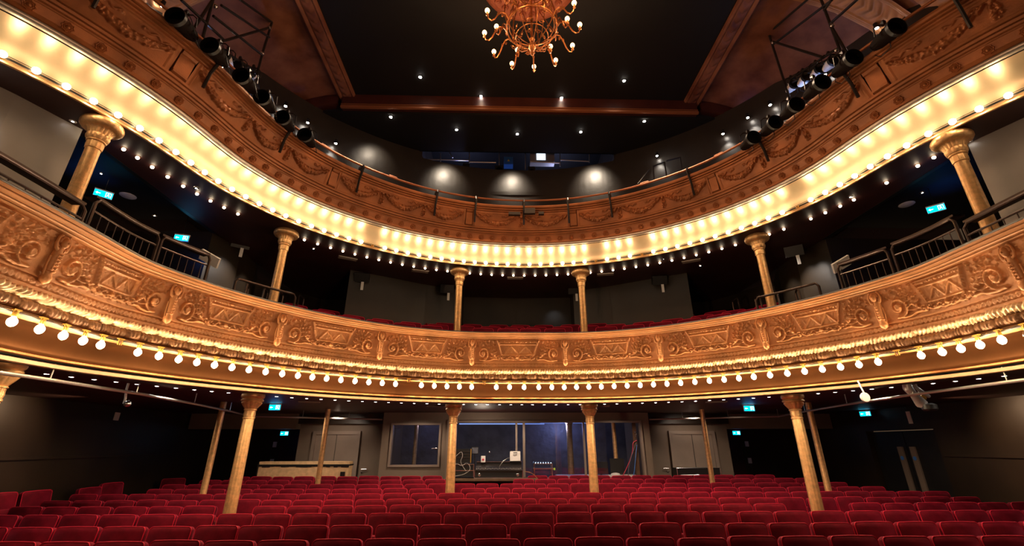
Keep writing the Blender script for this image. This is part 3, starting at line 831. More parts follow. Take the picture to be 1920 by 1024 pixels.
VP = [(4.28, 9.80), (4.45, 9.80), (4.75, 9.76), (5.1, 9.66), (5.5, 9.50), (5.9, 9.28), (6.3, 8.95), (6.6, 8.55), (6.8, 8.1), (6.9, 7.5), (6.95, 6.1)]
for sx, side in ((-1, 'left'), (1, 'right')):
    def extr(name, prof, y0, y1, m, ny=2, relief=None, smooth=True):
        yy = np.linspace(y0, y1, ny); P = np.zeros((ny, len(prof), 3))
        for j, (x, z) in enumerate(prof): P[:, j, 0] = sx*x; P[:, j, 2] = z
        P[:, :, 1] = yy[:, None]
        if relief is not None: P[:, :, 2] += relief(P)
        return link(name, grid_mesh(name, P, m, smooth, 50, flip=(sx > 0)), kind='structure')
    extr('ceiling_vault_'+side, VP, -.5, 8.75, M['vault'], 2)
    # moulded border between flat ceiling and vault, with a leaf band
    prof = [(4.05, 9.78), (4.06, 9.72), (4.10, 9.70), (4.12, 9.73)]+[(4.12+.022*i, 9.72) for i in range(1, 11)]+[(4.36, 9.73), (4.38, 9.69), (4.42, 9.68), (4.44, 9.72), (4.48, 9.73), (4.50, 9.79)]
    def rel(P):
        Y = P[:, :, 1]; X = np.abs(P[:, :, 0]); u = (Y/.22+np.abs(X-4.24)*4) % 1
        m_ = (X > 4.13) & (X < 4.35)
        return -.030*m_*np.abs(np.sin(u*PI))*(1-np.abs(X-4.24)/.16)
    extr('trim_border_'+side, prof, -.5, 8.75, M['vault'], 620, rel)
    # arch rib that ends the vault
    mb = MB()
    for (dz, y0, y1, w) in ((-.0, 8.60, 8.86, .10), (-.10, 8.56, 8.62, .06)):
        pts = VP[1:8]
        V = []
        for x, z in pts: V += [(sx*x, y0, z+dz), (sx*x, y1, z+dz), (sx*x, y0, z+dz-w-.16), (sx*x, y1, z+dz-w-.16)]
        n = len(pts); F = []
        for i in range(n-1):
            a = 4*i; b = a+4
            F += [(a+2, b+2, b+3, a+3), (a, b, b+2, a+2), (a+1, a+3, b+3, b+1), (a, a+1, b+1, b)]
        mb.add(V, F)
    struct('trim_rib_'+side, mb, M['beam'], smooth=True)
    # wall that closes the vault towards the gallery
    mb = MB(); mb.add([(sx*4.3, 8.8, 9.4), (sx*9, 8.8, 9.4), (sx*9, 8.8, 9.9), (sx*4.3, 8.8, 9.9)], [(0, 1, 2, 3)]); struct('wall_lunette_'+side, mb, M['wall_hi'])
    # carved transverse arch towards the stage
    def arch(name, y0, y1, m, rel=None, k=1.0, dz=-.02, ny=40, nx=160):
        xs = np.array([p[0] for p in VP[:10]]); zs = np.array([p[1] for p in VP[:10]])
        L = np.r_[0, np.cumsum(np.hypot(np.diff(xs), np.diff(zs)))]; t = np.linspace(0, L[-1], nx)
        X = np.interp(t, L, xs); Z = np.interp(t, L, zs)
        gx, gz = np.gradient(X), np.gradient(Z); l = np.hypot(gx, gz); nx_, nz_ = gz/l, -gx/l
        yy = np.linspace(y0, y1, ny); P = np.zeros((ny, nx, 3))
        H = rel(t[None, :], (yy[:, None]-y0)/(y1-y0)) if rel else np.zeros((ny, nx))
        H = H+.07
        P[:, :, 0] = sx*(X[None]+nx_[None]*H); P[:, :, 2] = Z[None]+nz_[None]*H; P[:, :, 1] = yy[:, None]
        return link(name, grid_mesh(name, P, m, True, 180, flip=(sx > 0)), kind='structure')
    def leafr(T, V):
        e = np.where((V < .16) | (V > .84), .03, 0)+np.where((V > .06) & (V < .10), .02, 0)+np.where((V > .90) & (V < .94), .02, 0)
        u = (T/.16+np.abs(V-.5)*2.2) % 1; mid = (V > .2) & (V < .8)
        return e+mid*(.035*np.sin(u*PI)*(1-np.abs(V-.5)/.4))
    arch('trim_arch_'+side, 5.2, 5.75, M['gilt'], leafr)
    def scroll(T, V):
        a = np.sin(T*22)*np.cos(V*14+np.sin(T*9))+.6*np.sin(T*41+V*23)
        return .03*np.clip(a, 0, 1)
    arch('trim_scroll_'+side, 4.1, 5.05, M['gilt'], scroll)

# ================================================================ columns
def col_proto(kind):
    if kind == 'stalls':
        t = thing('cast_iron_column', 'column', 'column'); zb, zt = .0, 2.60
        mb = MB(); fl = lambda r, z, a: r*(1+.035*math.cos(12*a))
        mb.lathe([(.095, .12), (.092, .3), (.088, 1.0), (.082, 2.0), (.080, 2.24)], 48, flute=fl); mb.build('shaft', M['gold'], t)
        mb = MB(); mb.lathe([(.15, 0), (.15, .05), (.125, .06), (.13, .09), (.10, .12)], 28); mb.build('base', M['gold'], t)
        mb = MB()
        mb.lathe([(.080, 2.20), (.092, 2.21), (.092, 2.225), (.082, 2.235)], 32)
        mb.lathe([(.082, 2.235), (.088, 2.27), (.083, 2.30), (.088, 2.335), (.098, 2.34), (.098, 2.352), (.088, 2.36)], 48, flute=lambda r, z, a: r*(1+.05*math.cos(16*a)) if 2.24 < z < 2.335 else r)
        mb.lathe([(.088, 2.36), (.10, 2.38), (.135, 2.43), (.15, 2.455), (.14, 2.475)], 72, flute=lambda r, z, a: r*(1+.085*abs(math.cos(6*a))-.04) if z > 2.37 else r)
        mb.lathe([(.14, 2.475), (.165, 2.48), (.172, 2.495), (.165, 2.515), (.15, 2.52), (.16, 2.53), (.175, 2.545), (.18, 2.57), (.175, 2.598)], 40)
        mb.build('capital', M['gold'], t)
    elif kind == 'balcony':
        t = thing('gilded_column', 'column', 'column')
        mb = MB(); mb.lathe([(.085, .12), (.082, .8), (.078, 1.6), (.074, 2.31)], 32); mb.build('shaft', M['gold'], t)
        mb = MB(); mb.lathe([(.14, 0), (.14, .05), (.12, .06), (.12, .09), (.09, .12)], 28); mb.build('base', M['gold'], t)
        mb = MB()
        mb.lathe([(.075, 2.27), (.082, 2.275), (.086, 2.34), (.082, 2.37)], 60, flute=lambda r, z, a: r*(1+.06*max(0, math.cos(10*a))))
        mb.lathe([(.080, 2.37), (.098, 2.378), (.10, 2.392), (.092, 2.402)], 36)
        mb.lathe([(.092, 2.402), (.106, 2.42), (.112, 2.455), (.108, 2.475)], 72, flute=lambda r, z, a: r*(1+.09*abs(math.cos(5*a))))
        mb.lathe([(.106, 2.475), (.112, 2.50), (.122, 2.53), (.140, 2.552), (.150, 2.558), (.178, 2.564)], 96, flute=lambda r, z, a: r*(1+.07*abs(math.cos(9*a))))
        mb.lathe([(.17, 2.555), (.20, 2.575), (.217, 2.60), (.220, 2.63), (.21, 2.66), (.185, 2.685), (.16, 2.70)], 96, flute=lambda r, z, a: r*(1+.018*abs(math.cos(12*a))))
        mb.build('capital', M['gold'], t)
    else:
        t = thing('slender_column', 'column', 'column')
        mb = MB(); mb.lathe([(.058, .06), (.058, 2.61)], 20); mb.build('shaft', M['gold'], t)
        mb = MB(); mb.lathe([(.09, 0), (.09, .04), (.06, .06)], 20); mb.build('base', M['gold'], t)
    return Proto(t)
CP = [(1.432, 9.742), (4.622, 7.826), (5.60, 4.754)]
nm = ['inner', 'second', 'outer']
ps, pb, pt_ = col_proto('stalls'), col_proto('balcony'), col_proto('slender')
for sx, sd in ((-1, 'left'), (1, 'right')):
    for i, (x, y) in enumerate(CP):
        if i < 2 or sx < 0:
            z = FZ(y)
            o = ps.place((sx*x, y, 0.0), 0, ['fluted gold column among the stalls, just %s of the booth centre' % sd, 'fluted gold column rising from the seats, furthest %s with its foot in view' % sd, 'gold column cut by the frame at far left, only its capital showing'][i], 'columns carrying the lower balcony')
        o = pb.place((sx*x, y, 2.985), 0, ['gold column with flaring capital on the balcony, just %s of centre' % sd, 'gold column behind the low loop rail, on the %s part of the balcony' % sd, 'large gold column before the pale plaster wall on the %s' % sd][i], 'columns carrying the upper balcony')
    a = at_y(423 if sx < 0 else 1511, 740, 9.5); b = at_y(618 if sx < 0 else 1313, 752, 11.4)
    pt_.place((a.x, 9.5, FZ(9.5)), 0, 'plain slim gold post beside the fluted column at the %s' % sd, 'slim posts at the back of the stalls')
    pt_.place((b.x, 11.4, FZ(11.4)), 0, 'plain slim gold post in front of the %s framed double door' % sd, 'slim posts at the back of the stalls')

# ================================================================ stalls seats
def slab(w, h, t, r, n=5, taper=.0, crown=.0):
    """rounded-top upholstered slab: width w, height h, thickness t, local origin at the bottom centre"""
    out = [(-w/2+taper, 0)]
    for k in range(n+1):
        a = PI-k*PI/2/n; out.append((-w/2+r+r*math.cos(a), h-r+r*math.sin(a)))
    for k in range(1, 4): out.append((-w/2+r+(w-2*r)*k/4, h+crown*math.sin(PI*k/4)))
    for k in range(n+1):
        a = PI/2-k*PI/2/n; out.append((w/2-r+r*math.cos(a), h-r+r*math.sin(a)))
    out.append((w/2-taper, 0))
    m = len(out); e = .018; cx, cz = 0, h/2
    rings = [(-t/2, 1-e*3.2), (-t/2+.012, 1-e), (-t/2+.03, 1.), (t/2-.03, 1.), (t/2-.012, 1-e), (t/2, 1-e*3.2)]
    V = []; F = []
    for y, k in rings: V += [(cx+(x-cx)*k, y, cz+(z-cz)*k) for x, z in out]
    for i in range(len(rings)-1):
        for j in range(m):
            j2 = (j+1) % m; F.append((i*m+j, i*m+j2, (i+1)*m+j2, (i+1)*m+j))
    F.append(tuple(range(m-1, -1, -1))); F.append(tuple((len(rings)-1)*m+j for j in range(m)))
    return V, F
def seat_proto(vm, name='theatre_seat', arms=True):
    t = thing(name, 'seat', 'theatre seat')
    mb = MB(); V, F = slab(.488, .60, .10, .045, crown=.004)
    R = Matrix.Rotation(-math.radians(9), 3, 'X')
    mb.add([R @ Vector(p)+Vector((0, .16, .30)) for p in V], F); bk = mb.build('backrest', vm, t, angle=50)
    m = len(V)//6; loop = [Vector(V[m+k]) for k in range(m)]; ct = Vector((0, -.046, .3))
    mb = MB(); mb.tube([R @ Vector((ct.x+(q.x)*1.012, -.040, .3+(q.z-.3)*1.012))+Vector((0, .16, .30)) for q in loop], .0055, 5); mb.build('lit_rim_piping', M['lit_rim_piping'], bk)  # edge cord in brighter crimson, carrying the lit rim of the velvet
    mb = MB(); V, F = slab(.44, .40, .11, .05)
    R = Matrix.Rotation(-math.radians(4), 3, 'X')
    mb.add([R @ Vector(p)+Vector((0, .02, .26)) for p in V], F); mb.build('seat_cushion', vm, t, angle=50)
    for sx in (-1, 1):
        mb = MB(); mb.box((sx*.245, .06, .29), (.022, .30, .58)); f = mb.build('side_frame', M['plastic'], t, smooth=False)
        mb = MB(); mb.box((sx*.245, .03, .595), (.026, .30, .03)); mb.build('armrest', M['wood'], f, smooth=False)
    return Proto(t)
seat_a = seat_proto(M['velvet'])
ROWS = [(4.9, .905), (5.8, .90), (6.85, .885), (7.6, .91), (8.35, .92), (9.2, .935), (9.9, .96), (10.65, .99), (11.4, 1.03), (11.95, 1.075)]
XL = [None, None, None, -8.35, -8.25, -8.45, -8.0, -7.85, -7.6, -7.45]
XR = [None, None, None, 8.6, 8.4, 8.45, 7.85, 7.55, 7.6, 7.0]
OFF = [.10, -.02, .14, .25, .02, .28, .12, .4, .2, .05]
H0 = .892
def skip(r, x):
    # seats that make room for columns and the aisle in front of the booth
    Y = ROWS[r][0]
    for cx, cy in CP[:2]:
        if abs(abs(x)-cx) < .34 and -.20 < Y+.05-cy < .42: return True
    if r >= 8 and -1.95 < x < (.35 if r == 9 else -.1): return True
    return False
rown = ['frontmost', 'second', 'third', 'fourth', 'fifth', 'sixth', 'seventh', 'eighth', 'ninth', 'tenth and last']
for r, (Y, ztop) in enumerate(ROWS):
    xs = []
    x = -9.0+OFF[r]
    while x < 9.0:
        lo = XL[r] if XL[r] is not None else -99; hi = XR[r] if XR[r] is not None else 99
        if lo < x-.2 and x+.2 < hi and abs(x) < 8.7 and in_frame((x, Y+.1, ztop), 70) and in_frame((x, Y+.1, ztop-.02), 70) and not skip(r, x): xs.append(x)
        x += .525
    for i, x in enumerate(xs):
        dz = ztop-H0+random.uniform(-.006, .006)
        o = seat_a.place((x+random.uniform(-.008, .008), Y+random.uniform(-.015, .015), max(0, dz)), random.uniform(-.015, .015),
                         'crimson velvet seat, %s from the left in the %s row of the stalls' % (nth(i+1), rown[r]), 'stalls seats, %s row' % rown[r])
# loose seats by the left wall, turned towards the middle
lp = seat_proto(M['velvet'], 'side_seat')
for k, (px, py, rz, z, lab) in enumerate(((20, 926, 1.35, .95, 'turned velvet seat cut by the frame at the left wall'), (92, 921, 1.45, .97, 'turned velvet seat by the left wall, second from the frame edge'), (190, 915, 1.5, .98, 'turned velvet seat by the left wall, left one of the close pair'), (230, 906, 1.45, 1.0, 'brightly lit turned velvet seat by the left wall, right one of the close pair'), (325, 899, .5, 1.02, 'big velvet seat at the wall end behind the left rows'))):
    p = at_z(px, py, z)
    sc = 8.45/abs(p.x)
    p = EYE+(p-EYE)*((8.45-.0+EYE.x)/(abs(p.x)+EYE.x)) if abs(p.x) > 8.45 else p
    lp.place((p.x, p.y, max(0.0, p.z-H0)), rz, lab, 'loose seats along the left wall')

# balcony seats: two curved rows behind the rail
bs = seat_proto(M['velvet'], 'balcony_seat')
for r, (d, zt, lab) in enumerate(((-.52, 4.36, 'front'), (-1.02, 4.53, 'middle'), (-1.50, 4.70, 'back'))):
    ss = []; s = -6.0+.17*r
    while s < 6.1:
        p = LOB.pt(s, d, zt)
        if not any(math.hypot(abs(p.x)-cx, p.y-cy) < .45 for cx, cy in CP) and abs(s) < (5.2, 4.7, 4.2)[r]: ss.append(s)
        s += .52
    for i, s in enumerate(ss):
        p = LOB.pt(s, d-.12, 0)
        bs.place((p.x, p.y, zt-H0), LOB.rot(s), 'red balcony seat, %s from the left in the %s row behind the lower balcony rail' % (nth(i+1), lab), 'balcony seats, %s row' % lab)
# stepped floors the balcony seats stand on
for r, (d0, d1, z) in enumerate(((-.2, -.78, 4.36-H0), (-.78, -1.28, 4.53-H0), (-1.28, -1.8, 4.70-H0))):
    sweep('floor_step', LOB, [(d0, 2.99), (d0, z), (d1, z), (d1, 2.99)], M['carpet'], -5.3+.5*r, 5.3-.5*r, ds=.2, kind='structure')

# ================================================================ chandelier
def chandelier():
    cx, cy, cz = .02, 5.42, 8.2
    t = thing('chandelier', 'gilt wrought chandelier with curling arms and globe bulbs hanging from the ceiling rose', 'chandelier', (cx, cy, cz))
    m = M['chand']
    mb = MB(); mb.lathe([(.05, 1.50), (.05, 1.46), (.022, 1.42), (.022, .35), (.035, .33), (.022, .30), (.022, -.10), (.05, -.14), (.03, -.2)], 12); mb.build('stem', m, t)
    def ringpts(R, z, n=40): return [(R*math.cos(2*PI*k/n), R*math.sin(2*PI*k/n), z) for k in range(n)]
    for R, z, r in ((.28, 1.05, .016), (.42, .12, .012), (.38, .16, .008), (.27, -.10, .008)):
        mb = MB(); mb.tube(ringpts(R, z), r, 6, closed=True); mb.build('ring', m, t)
    for k in range(6):
        a = 2*PI*k/6+.2; c, s = math.cos(a), math.sin(a)
        mb = MB(); mb.tube([(c*R, s*R, z) for R, z in ((.03, 1.40), (.16, 1.28), (.28, 1.08), (.38, .85), (.45, .60), (.47, .35), (.42, .12))], .011, 6); mb.build('upright', m, t)
        b2 = a+.75; mb = MB(); mb.tube([(.42*c, .42*s, .13), (.36*math.cos(a+.3), .36*math.sin(a+.3), .42), (.30*math.cos(b2), .30*math.sin(b2), .80), (.29*math.cos(b2+.1), .29*math.sin(b2+.1), 1.04)], .008, 5); mb.build('cross_stay', m, t)
        b2 = a-.75; mb = MB(); mb.tube([(.42*c, .42*s, .13), (.36*math.cos(a-.3), .36*math.sin(a-.3), .42), (.30*math.cos(b2), .30*math.sin(b2), .80), (.29*math.cos(b2-.1), .29*math.sin(b2-.1), 1.04)], .008, 5); mb.build('cross_stay', m, t)
    mb = MB()
    for k in range(9):
        a = 2*PI*k/9; c, s = math.cos(a), math.sin(a)
        mb.tube([(c*R, s*R, z) for R, z in ((.42, .11), (.39, .0), (.31, -.12), (.18, -.22), (.05, -.27))], .008, 5)
        for q in range(3):
            R = .43-.11*q; z = .02-.10*q; b0 = a+PI/12
            pts = [(R*math.cos(b0)+.045*math.cos(w)*-s*(1-w/14), R*math.sin(b0)+.045*math.cos(w)*c*(1-w/14), z+.045*math.sin(w)*(1-w/14)) for w in np.linspace(0, 9, 14)]
            mb.tube(pts, .005, 4)
            mb.ball((R*math.cos(a), R*math.sin(a), z+.01), .017, 6, 4)
    mb.build('basket', m, t)
    mb = MB(); mb.lathe([(.0, -.50), (.02, -.48), (.035, -.44), (.02, -.40), (.045, -.36), (.06, -.32), (.03, -.28), (.055, -.25), (.03, -.22)], 14); mb.build('finial', m, t)
    def arm(a, R, zb, r0=.42, z0=.10):
        c, s = math.cos(a), math.sin(a); D = R-r0
        pts = [(r0+D*u, z0+dz) for u, dz in ((0, 0), (.15, .10), (.33, .12), (.52, .02), (.66, -.10), (.80, -.16), (.93, -.14), (1.0, -.06))]
        mb = MB(); mb.tube([(c*q, s*q, z+(zb-(z0-.06))*min(1, (q-r0)/max(D, .01))) for q, z in pts], [.012]*5+[.011, .010, .010], 6)
        zz = zb
        for q in (0.3, .5):
            R1 = r0+D*q; mb.ball((c*R1, s*R1, z0+.04), .022, 6, 4, (1, 1, 1.5))
        mb.lathe([(.010, -.03), (.026, -.01), (.018, .0), (.018, .05), (.0, .05)], 10, (c*R, s*R, zz))
        A = mb.build('arm', m, t)
        b = MB(); b.lathe([(.0, .135), (.020, .128), (.036, .105), (.040, .085), (.033, .062), (.018, .045), (.0, .045)][::-1], 12, (c*R, s*R, zz)); b.build('globe_bulb', M['bulb_ch'], A)
    for k in range(12): arm(2*PI*k/12+1.45, .80, .02)
    for k in range(6): arm(2*PI*k/6+.9, .60, .16, .41, .16)
    t2 = thing('ceiling_rose', 'round terracotta coloured ceiling rose with moulded rings above the chandelier', 'ceiling rose', (.02, 5.5, 9.78))
    mb = MB()
    mb.lathe([(.30, -.02), (.33, -.09), (.38, -.09), (.40, -.05), (.45, -.05), (.47, -.10), (.52, -.10), (.54, -.06), (.60, -.055), (.62, -.10), (.67, -.10), (.69, -.06)][::-1], 64); 
    mb.build('moulded_rings', M['rose'], t2)
    mb = MB(); mb.lathe([(.95, .0), (.95, -.05), (.92, -.08), (.88, -.085), (.86, -.06), (.69, -.055)], 96); mb.build('outer_band', M['rose'], t2)
    b = MB(); b.lathe([(.0, -.05), (.02, -.045), (.03, -.02), (.055, -.035), (.07, -.01), (.07, .02)], 14)
    me = b.mesh('boss', M['rose'])
    for k in range(26):
        a = 2*PI*k/26; o = link('boss', me, t2); o.location = (.775*math.cos(a), .775*math.sin(a), -.055)
    mb = MB(); mb.lathe([(.05, -.16), (.30, -.02), (.31, .0)], 32); mb.build('centre_cup', M['chand'], t2)
    for k in range(6):
        a = 2*PI*k/6
        lamp('chandelier_glow', 'POINT', (cx+1.0*math.cos(a), cy+1.0*math.sin(a), cz-.05), 10, (1, .52, .25), .05)
chandelier()

# ================================================================ stage lamps on the pipe rail and scaffold frames
def can_proto(L=.36, r=.108, hm='can'):
    t = thing('stage_spotlight', 'black spotlight', 'spotlight')
    # local: mouth towards -y
    R = Matrix.Rotation(PI/2, 3, 'X')          # z -> -y
    mb = MB(); mb.lathe([(.0, -L), (r*.55, -L), (r*.75, -L+.06), (r*.8, -L*.55), (r*.95, -.12), (r, 0), (r*.96, 0), (r*.9, -.12), (r*.88, -.10)], 28, mtx=R, flute=lambda q, z, a: q*(1+.03*math.cos(14*a)) if z < -.15 else q); mb.build('housing', M[hm], t, angle=35)
    mb = MB(); mb.lathe([(r*1.02, -.02), (r*1.16, -.02), (r*1.16, .03), (r*1.05, .03), (r*1.05, -.02)], 28, mtx=R); mb.build('colour_frame', M['plastic'], t)
    mb = MB(); mb.lathe([(.0, -.09), (r*.9, -.085), (r*.93, -.03), (r*.98, .001), (r*.93, -.028), (r*.88, -.08)], 28, mtx=R); mb.build('dark_lens', M['black'], t)
    mb = MB(); w = r+.03
    mb.tube([(-w, L*.45, 0), (-w, L*.45, .13), (-w*.6, L*.45, .18), (w*.6, L*.45, .18), (w, L*.45, .13), (w, L*.45, 0)], .009, 6); mb.build('yoke', M['iron'], t)
    mb = MB(); mb.box((0, L*.45, .20), (.04, .05, .05)); mb.tube([(0, L*.45, .19), (0, L*.45, .24)], .02, 8); mb.build('hook_clamp', M['iron'], t)
    mb = MB(); mb.tube([(0, L, 0), (.03, L+.06, -.08), (.08, L+.02, -.14), (.11, L-.12, -.10), (.06, L*.5, .12), (.02, L*.45, .2)], .006, 5); mb.build('power_cable', M['plastic'], t)
    return Proto(t)
canP = can_proto()
for side, pts in (('left', ((313, 37), (368, 92), (425, 143), (477, 182), (515, 222), (568, 252))), ('right', ((1697, 60), (1620, 115), (1562, 157), (1515, 198), (1474, 232), (1430, 262)))):
    for i, (px, py) in enumerate(pts):
        p = at_z(px, py, 6.84)
        # hang it on the pipe: closest point of the pipe in plan
        ss = np.linspace(-10, 10, 800); X, Y = UPP.arr(ss, .98); j = int(np.argmin((X-p.x)**2+(Y-p.y)**2)); s = float(ss[j])
        q = UPP.pt(s, 1.02, 6.80)
        aim = math.atan2((0-q.x), -(-1.0-q.y))
        rz = .06*(1 if side == 'left' else -1)
        canP.place(q, 0, 'black spotlight under the %s pipe rail, %s from the top of the picture' % (side, nth(i+1)), 'spotlights on the %s pipe rail' % side, rot=(math.radians(10), 0, rz))
canF = can_proto(.26, .09, 'white')
def scaffold(sx, side):
    t = thing('scaffold_frame', 'dark tubular lighting scaffold hung at the %s side beside the vault' % side, 'scaffold')
    X = sx*5.05
    def pp(px, py, x=X): return at_x(px, py, x)
    if sx < 0:
        segs = [((395, -40), (510, 42)), ((415, 10), (505, 70)), ((340, 0), (420, 75)), ((400, 30), (490, 102)), ((510, 42), (492, 100)), ((492, 100), (470, 185)), ((410, -40), (380, 70)), ((412, -20), (362, 55)), ((408, 80), (505, 52)), ((380, 70), (480, 135)), ((366, 62), (470, 160))]
    else:
        segs = [((1560, -40), (1441, 62)), ((1560, 0), (1449, 84)), ((1441, 62), (1480, 182)), ((1449, 78), (1545, 108)), ((1525, -40), (1580, 107)), ((1556, 45), (1620, -12)), ((1560, 52), (1590, 102)), ((1568, 92), (1483, 148)), ((1600, -60), (1545, 20)), ((1480, 158), (1580, 96))]
    for (a, b) in segs:
        mb = MB(); mb.tube([pp(*a), pp(*b)], .022, 8); mb.build('tube', M['iron'], t)
    cl = MB()
    for q in ([(492, 100), (470, 160), (404, 12), (505, 52)] if sx < 0 else [(1449, 80), (1560, 48), (1568, 94), (1480, 158)]): cl.ball(pp(*q), .04, 8, 5)
    cl.build('coupler', M['chrome'], t)
    spots = [(420, 102), (443, 120), (469, 135)] if sx < 0 else [(1490, 155), (1513, 142), (1538, 127), (1563, 111)]
    for i, q in enumerate(spots):
        p = pp(*q, X+sx*.05)
        canF.place(p+Vector((0, 0, -.02)), 0, 'small spotlight with blue lit casing on the %s scaffold, %s from the outside' % (side, nth(i+1)), 'spotlights on the %s scaffold' % side, rot=(math.radians(12), 0, sx*-.15))
    c = pp(*spots[1])
    lamp('blue_work_light', 'POINT', (X+sx*.15, c.y+.4, c.z-.40), 7, (.35, .5, 1), .05)
for sx, sd in ((-1, 'left'), (1, 'right')): scaffold(sx, sd)

# ================================================================ small lights of the gallery and main ceiling
t = thing('ceiling_spot', 'spot', 'downlight')
b = MB(); b.lathe([(.0, -.022), (.03, -.018), (.036, -.005)], 12); b.build('lens', M['dl_big'], t)
b = MB(); b.lathe([(.036, -.010), (.05, -.006), (.052, .0)], 14); b.build('trim_ring', M['plastic'], t)
P_cs = Proto(t)
for i, (px, py) in enumerate(((788, 144), (902, 180), (1053, 183), (1170, 151))):
    P_cs.place(at_z(px, py, 9.778), 0, ['white spot in the black ceiling, to the left of the chandelier', 'white spot in the black ceiling just above the beam, left one', 'white spot in the black ceiling just above the beam, right one', 'brightest white spot in the black ceiling, to the right of the chandelier'][i], 'spots in the black ceiling')
for (px, py), e in zip(((788, 144), (902, 180), (1053, 183), (1170, 151)), (170, 3, 3, 260)):
    p = at_z(px, py, 9.73)
    lamp('ceiling_spot_beam', 'SPOT', p, e, (1, .70, .46), .03, (p.x*.6, p.y-3.5, 0), 112, .6)
for i, (px, py) in enumerate(((733, 219), (856, 243), (970, 251), (1089, 247), (1208, 227))):
    P_cs.place(at_z(px, py, 9.338), 0, 'white spot in the dark gallery ceiling behind the beam, %s from the left' % nth(i+1), 'spots in the gallery ceiling')
def curve_hit(crv, d, px, py):
    r = ray(px, py); best = None
    for s in np.linspace(-10, 10, 2001):
        x, y = crv.arr(s, d); dx, dy = float(x)-EYE.x, float(y)-EYE.y
        c = abs(dx*r.y-dy*r.x)/math.hypot(dx, dy)
        if dy > 0 and (best is None or c < best[0]): best = (c, float(s), math.hypot(dx, dy))
    k = best[2]/math.hypot(r.x, r.y); return best[1], EYE+r*k
t = thing('wall_spot', 'spot', 'wall light')
b = MB(); b.lathe([(.0, -.07), (.026, -.065), (.03, -.05)], 12, (0, -.07, 0)); b.build('lens', M['dl_big'], t)
b = MB(); b.lathe([(.032, -.055), (.036, .05), (.0, .055)], 14, (0, -.07, 0)); b.box((0, -.02, 0), (.03, .05, .03)); b.build('housing', M['plastic'], t)
P_ws = Proto(t)
names = ['at the upper left edge beside the pipe rail', 'beside the left scaffold', 'below the left scaffold', 'left of the blue exit sign glow', 'low on the left gallery wall', 'at the upper right by the carved arch', 'beside the right scaffold', 'below the right vault rib', 'beside the right exit sign', 'over the right gallery stair', 'with a star glow over the gallery rail at right']
for i, (px, py) in enumerate(((299, 8), (412, 122), (536, 185), (575, 229), (628, 268), (1648, 50), (1550, 138), (1436, 158), (1401, 208), (1357, 250), (1232, 287))):
    s, p = curve_hit(UPP, -1.10, px, py)
    p.z = min(p.z, 8.9)
    P_ws.place(p, UPP.rot(s), 'white wall spot '+names[i], 'wall spots of the gallery')
    q = UPP.pt(s, -.96, p.z-.12)
    lamp('wall_spot_glow', 'SPOT', q, 9, (1, .9, .78), .03, UPP.pt(s, -1.2, p.z-1.0), 75, .8)
# pools of light on the rear gallery wall (fixtures hidden above, under the opening)
for px, e in ((700, 14), (838, 30), (962, 30), (1112, 40)):
    s, p = curve_hit(UPP, -1.10, px, 335)
    q = UPP.pt(s, -.45, 9.2)
    lamp('gallery_wall_washer', 'SPOT', q, e*1.0, (1, .82, .62), .05, UPP.pt(s, -1.18, 8.5), 78, 1.)

# projection space behind the gallery wall: tube frame, boxes, lit screens
def proj_space():
    t = thing('scaffold_frame', 'dark horizontal tube frame across the opening high in the gallery wall', 'scaffold')
    for (a, b) in (((797, 299), (880, 301)), ((826, 287), (826, 304)), ((880, 285), (880, 306)), ((936, 284), (936, 312)), ((994, 303), (1050, 306)), ((985, 284), (985, 318)), ((1050, 284), (1050, 312)), ((1050, 300), (1105, 303)), ((1105, 285), (1105, 305)), ((880, 304), (930, 305)), ((843, 286), (849, 296))):
        mb = MB(); mb.tube([at_y(*a, 10.95), at_y(*b, 10.95)], .018, 6); mb.build('tube', M['pipe'], t)
    for i, (x0, y0, x1, y1, m, lab, cat) in enumerate((
        (945, 294, 962, 308, 'blue', 'blue-lit box with a warning triangle in the gallery wall opening', 'box'),  # blue light falling on this box is put into its case colour
        (994, 287, 1040, 304, 'grey', 'pale grey projector case with lit screen in the gallery wall opening', 'projector'),
        (868, 306, 880, 326, 'plastic', 'black monitor speaker at the left end of the opening', 'speaker'),
        (928, 310, 944, 326, 'plastic', 'black monitor speaker left of the projector case', 'speaker'),
        (990, 312, 1004, 330, 'plastic', 'black monitor speaker under the projector case', 'speaker'))):
        a = at_y(x0, y0, 10.78 if i > 1 else 11.2); b = at_y(x1, y1, 10.78 if i > 1 else 11.2)
        t = thing(['equipment_box', 'projector', 'monitor_speaker', 'monitor_speaker', 'monitor_speaker'][i], lab, cat, (0, 0, 0))
        mb = MB(); w, h = b.x-a.x, a.z-b.z; mb.box(((a.x+b.x)/2, a.y+.12, (a.z+b.z)/2), (w, .24, h)); mb.build('case', M[m], t, smooth=False)
        mb = MB()
        if i == 0:
            c = Vector(((a.x+b.x)/2, a.y-.004, (a.z+b.z)/2)); mb.poly([c+Vector((-.04, 0, -.03)), c+Vector((.04, 0, -.03)), c+Vector((0, 0, .04))]); mb.build('warning_triangle', mat('yellow_label', (.9, .7, .05)), t, smooth=False)
        elif i == 1:
            mb.box(((a.x+b.x)/2-.04, a.y-.005, a.z-h*.42), (w*.36, .01, h*.7)); mb.build('screen', M['screen'], t, smooth=False)
        else:
            mb.lathe([(.0, -.01), (w*.3, -.012), (w*.36, .0)], 14, ((a.x+b.x)/2, a.y, (a.z+b.z)/2), mtx=Matrix.Rotation(PI/2, 3, 'X')); mb.build('cone', M['can'], t)
    lamp('projection_work_light', 'POINT', (-1.7, 11.6, 9.3), 14, (.45, .5, 1), .1)
    lamp('projection_work_light', 'POINT', (1.2, 11.9, 9.3), 14, (.5, .55, 1), .1)
proj_space()

